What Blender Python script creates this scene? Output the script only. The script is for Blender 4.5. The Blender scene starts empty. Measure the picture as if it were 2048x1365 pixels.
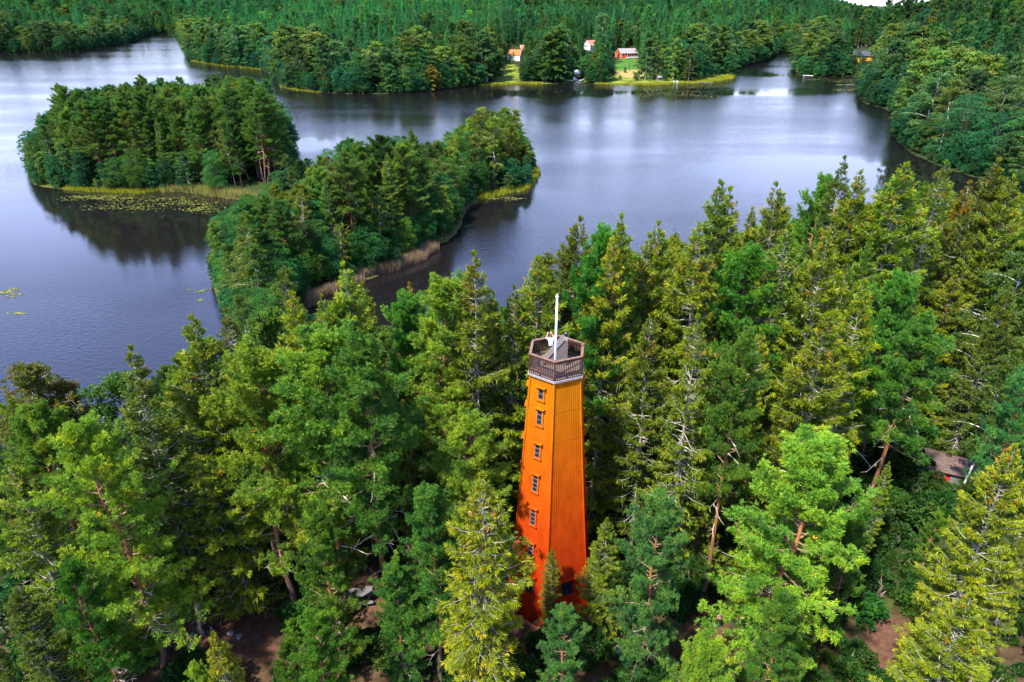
import bpy, math, random
import numpy as np
from mathutils import Vector, Matrix

rnd = random.Random(7)
C = bpy.context.scene.collection
scene = bpy.context.scene

# ------------------------------------------------------------------ camera, sky, sun, exposure
CAM_H, PITCH, FPX, CX, CY = 52.0, math.radians(26.13), 1380.0, 1024.0, 682.5
cam_d = bpy.data.cameras.new('camera')
cam_d.sensor_width = 36.0
cam_d.lens = 36.0 * FPX / 2048.0
cam_d.clip_start, cam_d.clip_end = 0.5, 30000.0
cam = bpy.data.objects.new('camera', cam_d)
cam.location = (0, 0, CAM_H)
cam.rotation_euler = (math.pi / 2 - PITCH, 0, 0)
C.objects.link(cam)
scene.camera = cam

SUN_EL, SUN_AZ = math.radians(55), math.radians(-136)      # azimuth clockwise from +Y (view direction): from the left, a little behind
world = bpy.data.worlds.new('World')
scene.world = world
world.use_nodes = True
wn, wl = world.node_tree.nodes, world.node_tree.links
for n in list(wn):
    wn.remove(n)
def N(t, nodes, **kw):
    n = nodes.new(t)
    for k, v in kw.items():
        setattr(n, k, v)
    return n
w_out = N('ShaderNodeOutputWorld', wn)
w_bg = N('ShaderNodeBackground', wn)
w_bg.inputs['Strength'].default_value = 0.10
sky = N('ShaderNodeTexSky', wn, sky_type='NISHITA', sun_disc=False)
sky.sun_elevation, sky.sun_rotation = SUN_EL, SUN_AZ
sky.air_density, sky.dust_density = 1.0, 1.2
tc = N('ShaderNodeTexCoord', wn)
sep = N('ShaderNodeSeparateXYZ', wn)
wl.new(tc.outputs['Generated'], sep.inputs[0])
zz = N('ShaderNodeMath', wn, operation='MAXIMUM'); zz.inputs[1].default_value = 0.0
wl.new(sep.outputs['Z'], zz.inputs[0])
za = N('ShaderNodeMath', wn, operation='ADD'); za.inputs[1].default_value = 0.12
wl.new(zz.outputs[0], za.inputs[0])
dv = N('ShaderNodeVectorMath', wn, operation='DIVIDE')
cmb = N('ShaderNodeCombineXYZ', wn)
for i in range(3):
    wl.new(za.outputs[0], cmb.inputs[i])
wl.new(tc.outputs['Generated'], dv.inputs[0]); wl.new(cmb.outputs[0], dv.inputs[1])
cn = N('ShaderNodeTexNoise', wn); cn.inputs['Scale'].default_value = 1.15; cn.inputs['Detail'].default_value = 6; cn.inputs['Roughness'].default_value = 0.5
wl.new(dv.outputs[0], cn.inputs['Vector'])
cr = N('ShaderNodeMapRange', wn); cr.inputs['From Min'].default_value = 0.36; cr.inputs['From Max'].default_value = 0.58
wl.new(cn.outputs['Fac'], cr.inputs['Value'])
# cloud brightness: white towards the horizon, violet grey bellies overhead
cb = N('ShaderNodeMapRange', wn); cb.inputs['From Min'].default_value = 0.0; cb.inputs['From Max'].default_value = 0.42
wl.new(sep.outputs['Z'], cb.inputs['Value'])
ccol = N('ShaderNodeMix', wn, data_type='RGBA')
ccol.inputs[6].default_value = (13.0, 14.0, 17.0, 1)
ccol.inputs[7].default_value = (2.4, 3.6, 8.9, 1)
cpw = N('ShaderNodeMath', wn, operation='POWER'); cpw.inputs[1].default_value = 0.55
wl.new(cb.outputs[0], cpw.inputs[0]); wl.new(cpw.outputs[0], ccol.inputs[0])
mixs = N('ShaderNodeMix', wn, data_type='RGBA')
cf = N('ShaderNodeMath', wn, operation='MULTIPLY_ADD'); cf.inputs[1].default_value = 0.6; cf.inputs[2].default_value = 0.3
wl.new(cr.outputs[0], cf.inputs[0])
wl.new(cf.outputs[0], mixs.inputs[0])
wl.new(sky.outputs[0], mixs.inputs[6]); wl.new(ccol.outputs[2], mixs.inputs[7])
wl.new(mixs.outputs[2], w_bg.inputs['Color'])
wl.new(w_bg.outputs[0], w_out.inputs[0])

sun_d = bpy.data.lights.new('sun', 'SUN')
sun_d.energy = 4.8
sun_d.angle = math.radians(2.5)
sun_d.color = (1.0, 0.93, 0.80)
sun = bpy.data.objects.new('sun', sun_d)
C.objects.link(sun)
sdir = Vector((math.sin(SUN_AZ) * math.cos(SUN_EL), math.cos(SUN_AZ) * math.cos(SUN_EL), math.sin(SUN_EL)))
sun.rotation_euler = sdir.to_track_quat('Z', 'Y').to_euler()
sun.location = (0, 0, 200)

vs = scene.view_settings
vs.view_transform, vs.look, vs.gamma, vs.use_curve_mapping = 'Standard', 'None', 1.0, False
vs.exposure = 1.6
try:
    cy = scene.cycles
    cy.max_bounces, cy.diffuse_bounces, cy.glossy_bounces, cy.transmission_bounces = 5, 3, 2, 4
    cy.transparent_max_bounces = 6
    cy.caustics_reflective = cy.caustics_refractive = False
except Exception:
    pass

# ------------------------------------------------------------------ helpers
def proj(x, y, z):
    """world point(s) -> photo pixel and depth (photo is 2048 wide)"""
    dz = np.asarray(z) - CAM_H
    dep = np.asarray(y) * math.cos(PITCH) - dz * math.sin(PITCH)
    up = np.asarray(y) * math.sin(PITCH) + dz * math.cos(PITCH)
    dd = np.where(dep < 0.1, 0.1, dep)
    return CX + FPX * np.asarray(x) / dd, CY - FPX * up / dd, dep

def ray(px, py):
    a, b = (px - CX) / FPX, -(py - CY) / FPX
    return np.array([a, math.cos(PITCH) + b * math.sin(PITCH), -math.sin(PITCH) + b * math.cos(PITCH)])

def wat(px, py):
    """photo pixel -> point on the water plane"""
    r = ray(px, py)
    t = CAM_H / -r[2]
    return (r[0] * t, r[1] * t)

def tag(o, label=None, cat=None, group=None, kind=None):
    if label: o['label'] = label
    if cat: o['category'] = cat
    if group: o['group'] = group
    if kind: o['kind'] = kind
    return o

def link(name, data, parent=None, loc=None):
    o = bpy.data.objects.new(name, data)
    C.objects.link(o)
    if parent is not None: o.parent = parent
    if loc is not None: o.location = loc
    return o

def empty(name, loc, rz=0.0):
    o = bpy.data.objects.new(name, None)
    o.empty_display_size = 0.5
    C.objects.link(o)
    o.location = loc
    o.rotation_euler = (0, 0, rz)
    return o

def np_mesh(name, V, F, mats, midx=None, tint=None, smooth=False, col=None):
    """V (n,3); F (m,k) with constant k; fast mesh creation"""
    V = np.asarray(V, dtype=np.float32); F = np.asarray(F, dtype=np.int32)
    k = F.shape[1]
    me = bpy.data.meshes.new(name)
    me.vertices.add(len(V)); me.vertices.foreach_set('co', V.ravel())
    me.loops.add(F.size); me.loops.foreach_set('vertex_index', F.ravel())
    me.polygons.add(len(F))
    me.polygons.foreach_set('loop_start', np.arange(0, F.size, k, dtype=np.int32))
    try:
        me.polygons.foreach_set('loop_total', np.full(len(F), k, dtype=np.int32))
    except Exception:
        pass
    for m in mats: me.materials.append(m)
    if midx is not None: me.polygons.foreach_set('material_index', np.asarray(midx, dtype=np.int32))
    me.polygons.foreach_set('use_smooth', np.full(len(F), bool(smooth)))
    me.update(calc_edges=True)
    if tint is not None:
        a = me.attributes.new('tint', 'FLOAT', 'FACE'); a.data.foreach_set('value', np.asarray(tint, dtype=np.float32))
    if col is not None:
        a = me.attributes.new('gcol', 'FLOAT_COLOR', 'POINT'); a.data.foreach_set('color', np.asarray(col, dtype=np.float32).ravel())
    me.validate()
    return me

class MB:
    """collects boxes, prisms and tubes into one mesh"""
    def __init__(self): self.v, self.f, self.m = [], [], []
    def add(self, vs, fs, m=0):
        b = len(self.v); self.v += [tuple(p) for p in vs]; self.f += [tuple(b + i for i in f) for f in fs]; self.m += [m] * len(fs); return self
    def box(self, c, s, m=0, rz=0.0, mat=None):
        hx, hy, hz = s[0] / 2, s[1] / 2, s[2] / 2
        vs = [Vector((x, y, z)) for z in (-hz, hz) for x, y in ((-hx, -hy), (hx, -hy), (hx, hy), (-hx, hy))]
        M = Matrix.Translation(Vector(c)) @ (mat if mat is not None else Matrix.Rotation(rz, 4, 'Z'))
        return self.add([M @ p for p in vs], [(3, 2, 1, 0), (4, 5, 6, 7), (0, 1, 5, 4), (1, 2, 6, 5), (2, 3, 7, 6), (3, 0, 4, 7)], m)
    def beam(self, a, b, w, h, m=0):
        a, b = Vector(a), Vector(b); d = b - a
        q = d.to_track_quat('X', 'Z').to_matrix().to_4x4()
        return self.box((a + b) / 2, (d.length, w, h), m, mat=q)
    def tube(self, pts, rad, n=8, m=0, cap=True):
        pts = [Vector(p) for p in pts]; rings = []
        for i, p in enumerate(pts):
            d = (pts[min(i + 1, len(pts) - 1)] - pts[max(i - 1, 0)]).normalized()
            u = d.orthogonal().normalized(); w = d.cross(u)
            if i and rings:
                u0 = rings[-1][1]; u = (u0 - d * u0.dot(d)).normalized(); w = d.cross(u)
            rings.append((p, u, w))
        vs, fs = [], []
        for (p, u, w), r in zip(rings, rad):
            for k in range(n):
                a = 2 * math.pi * k / n; vs.append(p + (u * math.cos(a) + w * math.sin(a)) * r)
        for i in range(len(pts) - 1):
            for k in range(n):
                fs.append((i * n + k, i * n + (k + 1) % n, (i + 1) * n + (k + 1) % n, (i + 1) * n + k))
        if cap:
            fs.append(tuple(range(n - 1, -1, -1))); fs.append(tuple((len(pts) - 1) * n + k for k in range(n)))
        return self.add(vs, fs, m)
    def lathe(self, c, prof, n=12, m=0):
        return self.tube([(c[0], c[1], c[2] + z) for r, z in prof], [r for r, z in prof], n, m)
    def mesh(self, name, mats, smooth=False):
        me = bpy.data.meshes.new(name); me.from_pydata(self.v, [], self.f)
        for m in (mats if isinstance(mats, (list, tuple)) else [mats]): me.materials.append(m)
        me.polygons.foreach_set('material_index', self.m)
        me.polygons.foreach_set('use_smooth', [smooth] * len(self.f))
        me.update(); return me
    def build(self, name, mats, parent=None, loc=None, smooth=False):
        return link(name, self.mesh(name, mats, smooth), parent, loc)

# ------------------------------------------------------------------ materials
def new_mat(name):
    m = bpy.data.materials.new(name); m.use_nodes = True
    nt = m.node_tree
    return m, nt.nodes, nt.links, nt.nodes['Principled BSDF']

def simple(name, col, rough=0.7, noise=0.25, scale=6.0, metal=0.0, spec=0.3, bump=0.0):
    m, n, l, b = new_mat(name)
    b.inputs['Roughness'].default_value = rough; b.inputs['Metallic'].default_value = metal
    b.inputs['Specular IOR Level'].default_value = spec
    t = N('ShaderNodeTexCoord', n); no = N('ShaderNodeTexNoise', n)
    no.inputs['Scale'].default_value = scale; no.inputs['Detail'].default_value = 5
    l.new(t.outputs['Object'], no.inputs['Vector'])
    mr = N('ShaderNodeMapRange', n); mr.inputs['To Min'].default_value = 1 - noise; mr.inputs['To Max'].default_value = 1 + noise
    mr.inputs['From Min'].default_value = 0.3; mr.inputs['From Max'].default_value = 0.7
    l.new(no.outputs['Fac'], mr.inputs['Value'])
    mx = N('ShaderNodeMix', n, data_type='RGBA', blend_type='MULTIPLY'); mx.inputs[0].default_value = 1.0
    mx.inputs[6].default_value = (*col, 1); l.new(mr.outputs[0], mx.inputs[7]); l.new(mx.outputs[2], b.inputs['Base Color'])
    if bump:
        bp = N('ShaderNodeBump', n); bp.inputs['Strength'].default_value = bump; bp.inputs['Distance'].default_value = 0.05
        l.new(no.outputs['Fac'], bp.inputs['Height']); l.new(bp.outputs[0], b.inputs['Normal'])
    return m

def foliage(name, stops, var=0.35, hue=0.02, trans=0.38, sat=1.0):
    """leaf material: colour from the tint stored per leaf cluster, shifted per tree"""
    m, n, l, b = new_mat(name)
    b.inputs['Roughness'].default_value = 0.55; b.inputs['Specular IOR Level'].default_value = 0.22
    a = N('ShaderNodeAttribute', n, attribute_name='tint')
    r = N('ShaderNodeValToRGB', n)
    el = r.color_ramp.elements
    while len(el) < len(stops): el.new(0.5)
    for e, (p, c) in zip(el, stops): e.position = p; e.color = (*c, 1)
    l.new(a.outputs['Fac'], r.inputs[0])
    oi = N('ShaderNodeObjectInfo', n)
    hs = N('ShaderNodeHueSaturation', n)
    m1 = N('ShaderNodeMapRange', n); m1.inputs['To Min'].default_value = 0.5 - hue; m1.inputs['To Max'].default_value = 0.5 + hue
    l.new(oi.outputs['Random'], m1.inputs['Value']); l.new(m1.outputs[0], hs.inputs['Hue'])
    wnz = N('ShaderNodeTexWhiteNoise', n, noise_dimensions='1D'); l.new(oi.outputs['Random'], wnz.inputs['W'])
    m2 = N('ShaderNodeMapRange', n); m2.inputs['To Min'].default_value = 1 - var; m2.inputs['To Max'].default_value = 1 + var
    l.new(wnz.outputs['Value'], m2.inputs['Value']); l.new(m2.outputs[0], hs.inputs['Value'])
    hs.inputs['Saturation'].default_value = sat
    l.new(r.outputs[0], hs.inputs['Color'])
    mx = N('ShaderNodeMix', n, data_type='RGBA', blend_type='MULTIPLY'); mx.inputs[0].default_value = 1.0
    ia = N('ShaderNodeAttribute', n, attribute_name='tadd', attribute_type='INSTANCER')
    ac = N('ShaderNodeVectorMath', n, operation='ADD'); l.new(oi.outputs['Color'], ac.inputs[0]); l.new(ia.outputs['Vector'], ac.inputs[1])
    l.new(hs.outputs[0], mx.inputs[6]); l.new(ac.outputs[0], mx.inputs[7])
    l.new(mx.outputs[2], b.inputs['Base Color'])
    tr = N('ShaderNodeBsdfTranslucent', n)
    l.new(mx.outputs[2], tr.inputs['Color'])
    ms = N('ShaderNodeMixShader', n); ms.inputs[0].default_value = trans
    l.new(b.outputs[0], ms.inputs[1]); l.new(tr.outputs[0], ms.inputs[2])
    l.new(ms.outputs[0], n['Material Output'].inputs['Surface'])
    return m

M = {}
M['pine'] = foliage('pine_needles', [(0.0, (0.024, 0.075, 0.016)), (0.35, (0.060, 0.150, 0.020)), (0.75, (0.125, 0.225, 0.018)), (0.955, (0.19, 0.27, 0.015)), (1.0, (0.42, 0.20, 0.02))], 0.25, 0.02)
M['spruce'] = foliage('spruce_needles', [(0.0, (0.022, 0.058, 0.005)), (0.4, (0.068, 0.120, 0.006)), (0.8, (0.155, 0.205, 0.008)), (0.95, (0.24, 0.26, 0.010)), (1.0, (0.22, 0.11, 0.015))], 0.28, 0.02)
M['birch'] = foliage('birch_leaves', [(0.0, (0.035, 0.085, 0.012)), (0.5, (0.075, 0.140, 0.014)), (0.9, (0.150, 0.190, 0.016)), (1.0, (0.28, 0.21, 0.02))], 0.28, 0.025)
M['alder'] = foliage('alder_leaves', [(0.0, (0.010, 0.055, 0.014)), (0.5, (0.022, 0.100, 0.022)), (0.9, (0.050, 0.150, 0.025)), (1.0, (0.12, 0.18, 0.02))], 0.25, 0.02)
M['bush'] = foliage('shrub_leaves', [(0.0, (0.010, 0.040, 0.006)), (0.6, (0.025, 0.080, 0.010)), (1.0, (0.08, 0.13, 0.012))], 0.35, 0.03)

def pine_bark():
    m, n, l, b = new_mat('pine_bark')
    t = N('ShaderNodeTexCoord', n); s = N('ShaderNodeSeparateXYZ', n); l.new(t.outputs['Object'], s.inputs[0])
    no = N('ShaderNodeTexNoise', n); no.inputs['Scale'].default_value = 5; no.inputs['Detail'].default_value = 6
    mp = N('ShaderNodeMapping', n); mp.inputs['Scale'].default_value = (1, 1, 0.3); l.new(t.outputs['Object'], mp.inputs[0]); l.new(mp.outputs[0], no.inputs['Vector'])
    ad = N('ShaderNodeMath', n, operation='MULTIPLY_ADD'); ad.inputs[1].default_value = 6.0; l.new(no.outputs['Fac'], ad.inputs[0]); l.new(s.outputs['Z'], ad.inputs[2])
    mr = N('ShaderNodeMapRange', n); mr.inputs['From Min'].default_value = 6; mr.inputs['From Max'].default_value = 13; l.new(ad.outputs[0], mr.inputs['Value'])
    r = N('ShaderNodeValToRGB', n); l.new(mr.outputs[0], r.inputs[0])
    e = r.color_ramp.elements; e[0].color = (0.07, 0.042, 0.03, 1); e[1].color = (0.26, 0.095, 0.03, 1)
    mx = N('ShaderNodeMix', n, data_type='RGBA', blend_type='MULTIPLY'); mx.inputs[0].default_value = 1.0
    m3 = N('ShaderNodeMapRange', n); m3.inputs['To Min'].default_value = 0.45; m3.inputs['To Max'].default_value = 1.4
    n2 = N('ShaderNodeTexNoise', n); n2.inputs['Scale'].default_value = 9; n2.inputs['Detail'].default_value = 4; l.new(mp.outputs[0], n2.inputs['Vector'])
    l.new(n2.outputs['Fac'], m3.inputs['Value']); l.new(r.outputs[0], mx.inputs[6]); l.new(m3.outputs[0], mx.inputs[7]); l.new(mx.outputs[2], b.inputs['Base Color'])
    bp = N('ShaderNodeBump', n); bp.inputs['Strength'].default_value = 0.6; l.new(n2.outputs['Fac'], bp.inputs['Height']); l.new(bp.outputs[0], b.inputs['Normal'])
    b.inputs['Roughness'].default_value = 0.85
    return m
M['pine_bark'] = pine_bark()
M['spruce_bark'] = simple('spruce_bark', (0.20, 0.17, 0.14), 0.9, 0.5, 4.0, bump=0.4)
M['lichen'] = simple('lichen_branch', (0.25, 0.235, 0.20), 0.9, 0.45, 3.0)
M['birch_bark'] = simple('birch_bark', (0.50, 0.48, 0.44), 0.8, 0.6, 2.2)
M['grey_bark'] = simple('alder_bark', (0.12, 0.10, 0.08), 0.9, 0.4, 3.0)
M['pine_branch'] = simple('pine_branch', (0.17, 0.10, 0.065), 0.9, 0.5, 3.0)
M['dead_wood'] = simple('dead_wood', (0.42, 0.36, 0.31), 0.9, 0.4, 3.0)
M['rust'] = simple('rusty_needles', (0.24, 0.10, 0.03), 0.9, 0.4, 3.0)

# ------------------------------------------------------------------ land and water
def P(*pts): return np.array([wat(*p) for p in pts])
NEAR = np.vstack([np.array([(-4000., 62.), (-260., 62.)]), P((-60, 930), (60, 930), (200, 915), (330, 880), (450, 820), (560, 800), (640, 800), (740, 775), (860, 750), (960, 735), (1060, 700), (1180, 660), (1320, 620), (1480, 580), (1640, 545), (1800, 525), (1960, 515), (2150, 520)),
                  np.array([(400., 110.), (4000., 60.), (4000., -4000.), (-4000., -4000.)])])
PENI = P((430, 560), (425, 548), (445, 510), (490, 470), (530, 430), (545, 402), (480, 400), (420, 388), (350, 381), (280, 386), (200, 384), (130, 379), (75, 372), (58, 348), (66, 332), (110, 318), (170, 288), (250, 262), (350, 250), (480, 245), (560, 262), (584, 290), (588, 335),
         (608, 372), (660, 382), (720, 372), (800, 352), (880, 335), (960, 312), (1030, 305), (1062, 325), (1067, 350), (1060, 372), (1000, 388), (945, 402), (925, 425), (916, 455), (900, 478), (870, 492), (830, 525), (770, 545), (720, 562), (660, 580), (610, 608), (600, 640), (610, 690), (640, 815), (490, 825), (490, 700), (470, 650), (445, 605))
FAR = np.vstack([np.array([(-4000., 620.)]), P((-600, 118), (0, 107), (130, 105), (165, 103), (225, 92), (270, 83), (285, 74), (330, 69), (352, 71), (362, 83), (370, 102), (378, 118), (395, 124), (440, 131), (520, 139), (548, 151), (562, 173), (590, 179), (630, 184), (700, 188), (800, 188), (880, 181), (950, 173), (980, 169), (1050, 168), (1100, 168), (1160, 165), (1200, 167), (1260, 171), (1330, 169), (1400, 166), (1440, 161), (1465, 153), (1462, 143), (1480, 134), (1530, 124), (1548, 112), (1560, 106), (1590, 108),
        (1592, 125), (1588, 142), (1600, 151), (1640, 154), (1690, 153), (1715, 152), (1720, 168), (1722, 200), (1735, 209), (1775, 219), (1795, 240), (1784, 262), (1800, 285), (1830, 310), (1900, 340), (1990, 366), (2060, 395), (2300, 470)), np.array([(600., 170.), (4000., 150.), (9500., 150.), (9500., 9500.), (-9500., 9500.), (-9500., 620.)])])

def sdf(poly, x, y):
    """signed distance, positive inside"""
    x = np.asarray(x, float); y = np.asarray(y, float)
    best = np.full(x.shape, 1e18); ins = np.zeros(x.shape, bool)
    q = np.roll(poly, -1, axis=0)
    for (ax, ay), (bx, by) in zip(poly, q):
        ex, ey = bx - ax, by - ay
        t = np.clip(((x - ax) * ex + (y - ay) * ey) / (ex * ex + ey * ey + 1e-12), 0, 1)
        best = np.minimum(best, (x - ax - t * ex) ** 2 + (y - ay - t * ey) ** 2)
        if ay != by:
            c = ((ay > y) != (by > y)) & (x < (bx - ax) * (y - ay) / (by - ay) + ax)
            ins ^= c
    d = np.sqrt(best)
    return np.where(ins, d, -d)

def sstep(a, b, v):
    t = np.clip((v - a) / (b - a), 0, 1); return t * t * (3 - 2 * t)

def wob(x, y, s, k):
    return (np.sin(x / s + 1.3 * k) * np.cos(y / (s * 1.17) + 2.1 * k) + 0.5 * np.sin(x / (s * 0.43) + y / (s * 0.61) + k)) / 1.5

def height(x, y, full=False):
    x = np.asarray(x, float); y = np.asarray(y, float)
    dn, dp, df = sdf(NEAR, x, y), sdf(PENI, x, y), sdf(FAR, x, y)
    edge = lambda d: np.where(d > 0, 0.25 + 0.35 * sstep(0, 6, d), np.maximum(-3.0, 0.25 + d * 0.35))
    hn = edge(dn) + np.where(dn > 0, 10.3 * sstep(0, 42, dn) + 0.35 * wob(x, y, 7, 1), 0) * sstep(0, 8, dn)
    hn = hn + np.where(dn > 0, 4.0 * sstep(40, 120, x) * sstep(0, 30, dn), 0)
    hp = edge(dp) + np.where(dp > 0, 3.2 * sstep(2, 30, dp) + 0.3 * wob(x, y, 9, 2), 0) * sstep(0, 10, dp)
    slope = 0.055 * np.minimum(df, 260) + 0.042 * np.clip(df - 260, 0, 1100)
    az = x / np.maximum(y, 1.0)
    gap = np.exp(-((az - 0.49) / 0.075) ** 2)
    slope = np.minimum(slope * (1 - 0.55 * gap), 62 - 46 * gap) + 5.0 * wob(x, y, 75, 3) * sstep(40, 260, df) + 13 * sstep(350, 1200, df) * wob(x, y, 420, 5) * (1 - gap)
    hill = 36 * np.exp(-(((x - 440) / 180) ** 2 + ((y - 560) / 190) ** 2)) + 14 * np.exp(-(((x - 330) / 110) ** 2 + ((y - 330) / 130) ** 2))
    hf = edge(df) + np.where(df > 0, (slope + hill) * sstep(0, 70, df), 0)
    h = np.maximum(np.maximum(hn, hp), hf)
    if full: return h, dn, dp, df
    return h

def at_ground(px, py, dh=0.0):
    r = ray(px, py); t = np.concatenate([np.arange(8, 200, 0.25), np.arange(200, 2500, 1.5)])
    x, y, z = r[0] * t, r[1] * t, CAM_H + r[2] * t
    f = z - height(x, y) - dh
    i = int(np.argmax(f < 0)) if (f < 0).any() else len(t) - 1
    return float(x[i]), float(y[i]), float(height(x[i], y[i]))

# tower position
TX, TY = 2.84, 39.0
TZ = 11.2

def ellipse_in(px, py, L):
    m = np.zeros(np.shape(px), bool)
    for cx_, cy_, rx, ry in L: m |= ((px - cx_) / rx) ** 2 + ((py - cy_) / ry) ** 2 < 1
    return m
DIRT = [(430, 1285, 130, 62), (520, 1235, 60, 40), (735, 1190, 55, 55), (715, 1250, 45, 28), (1272, 1245, 34, 62), (1420, 1250, 45, 55), (1775, 1310, 55, 90), (1690, 1175, 45, 35), (1120, 1250, 190, 40)]
OPEN_FAR = [(1255, 132, 28, 20), (1275, 158, 75, 13), (1015, 150, 28, 22), (1040, 168, 80, 4), (1430, 158, 45, 10), (1330, 166, 100, 5), (1150, 163, 25, 6)]

# ground sheet on a polar grid
rr = np.concatenate([np.arange(0, 140, 1.6), np.arange(140, 720, 5.5), np.geomspace(720, 9000, 46)]); rr[0] = 0.4
aa = np.radians(np.concatenate([np.arange(-46, 46, 0.4), np.arange(46, 314, 4.0)]))
A, R_ = np.meshgrid(aa, rr)
gx, gy = (R_ * np.sin(A)).ravel(), (R_ * np.cos(A)).ravel()
gh, gdn, gdp, gdf = height(gx, gy, True)
gpx, gpy, gdep = proj(gx, gy, gh)
front = gdep > 1
cols = np.ones((len(gx), 4))
base = np.array([0.020, 0.028, 0.010]); dirt = np.array([0.075, 0.038, 0.025]); moss = np.array([0.022, 0.038, 0.008])
mixn = sstep(-0.2, 0.5, wob(gx, gy, 3.1, 4) + 0.4 * wob(gx, gy, 1.3, 6))
cols[:, :3] = base * (1 - mixn[:, None]) + moss * mixn[:, None]
nearg = front & (gdn > 0) & (gdep < 70)
dn_m = np.zeros(len(gx)); dn_m[nearg] = np.maximum(sstep(0.15, 0.7, wob(gx, gy, 5.0, 9)[nearg]) * 0.5, sstep(42, 30, gy[nearg]) * 0.75)
dm = ellipse_in(gpx, gpy, DIRT) & nearg
dn_m[dm] = 1.0
cols[:, :3] = cols[:, :3] * (1 - dn_m[:, None]) + dirt * dn_m[:, None]
op = ellipse_in(gpx, gpy, OPEN_FAR) & front & (gdf > -2)
cols[op, :3] = np.array([0.11, 0.14, 0.018]) * (0.6 + 0.8 * mixn[op, None])
lawn = ellipse_in(gpx, gpy, [(1252, 130, 26, 13)]) & front & (gdf > 0)
cols[lawn, :3] = np.array([0.045, 0.115, 0.015]) * (0.75 + 0.5 * mixn[lawn, None])
tan_ = ellipse_in(gpx, gpy, [(1268, 148, 34, 8)]) & front & (gdf > 0)
cols[tan_, :3] = (0.22, 0.17, 0.06)
shore = (gdf < -50) & (np.maximum(gdf, np.maximum(gdp, gdn)) < 2.5) & (np.maximum(gdf, np.maximum(gdp, gdn)) > -2)
cols[shore, :3] = cols[shore, :3] * 0.5 + np.array([0.08, 0.09, 0.015]) * 0.5
nr, na = len(rr), len(aa)
ii, jj = np.meshgrid(np.arange(nr - 1), np.arange(na), indexing='ij')
F = np.stack([ii * na + jj, ii * na + (jj + 1) % na, (ii + 1) * na + (jj + 1) % na, (ii + 1) * na + jj], -1).reshape(-1, 4)[:, ::-1]
def ground_mat():
    m, n, l, b = new_mat('forest_floor')
    a = N('ShaderNodeAttribute', n, attribute_name='gcol'); t = N('ShaderNodeTexCoord', n)
    no = N('ShaderNodeTexNoise', n); no.inputs['Scale'].default_value = 1.4; no.inputs['Detail'].default_value = 9; no.inputs['Roughness'].default_value = 0.7
    l.new(t.outputs['Object'], no.inputs['Vector'])
    mr = N('ShaderNodeMapRange', n); mr.inputs['From Min'].default_value = 0.3; mr.inputs['From Max'].default_value = 0.7; mr.inputs['To Min'].default_value = 0.45; mr.inputs['To Max'].default_value = 1.6
    l.new(no.outputs['Fac'], mr.inputs['Value'])
    mx = N('ShaderNodeMix', n, data_type='RGBA', blend_type='MULTIPLY'); mx.inputs[0].default_value = 1
    l.new(a.outputs['Color'], mx.inputs[6]); l.new(mr.outputs[0], mx.inputs[7]); l.new(mx.outputs[2], b.inputs['Base Color'])
    bp = N('ShaderNodeBump', n); bp.inputs['Strength'].default_value = 0.7; bp.inputs['Distance'].default_value = 0.15
    l.new(no.outputs['Fac'], bp.inputs['Height']); l.new(bp.outputs[0], b.inputs['Normal'])
    b.inputs['Roughness'].default_value = 0.95; b.inputs['Specular IOR Level'].default_value = 0.1
    return m
ground = link('ground', np_mesh('ground', np.stack([gx, gy, gh], 1), F, [ground_mat()], smooth=True, col=cols))
tag(ground, kind='structure')

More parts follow.
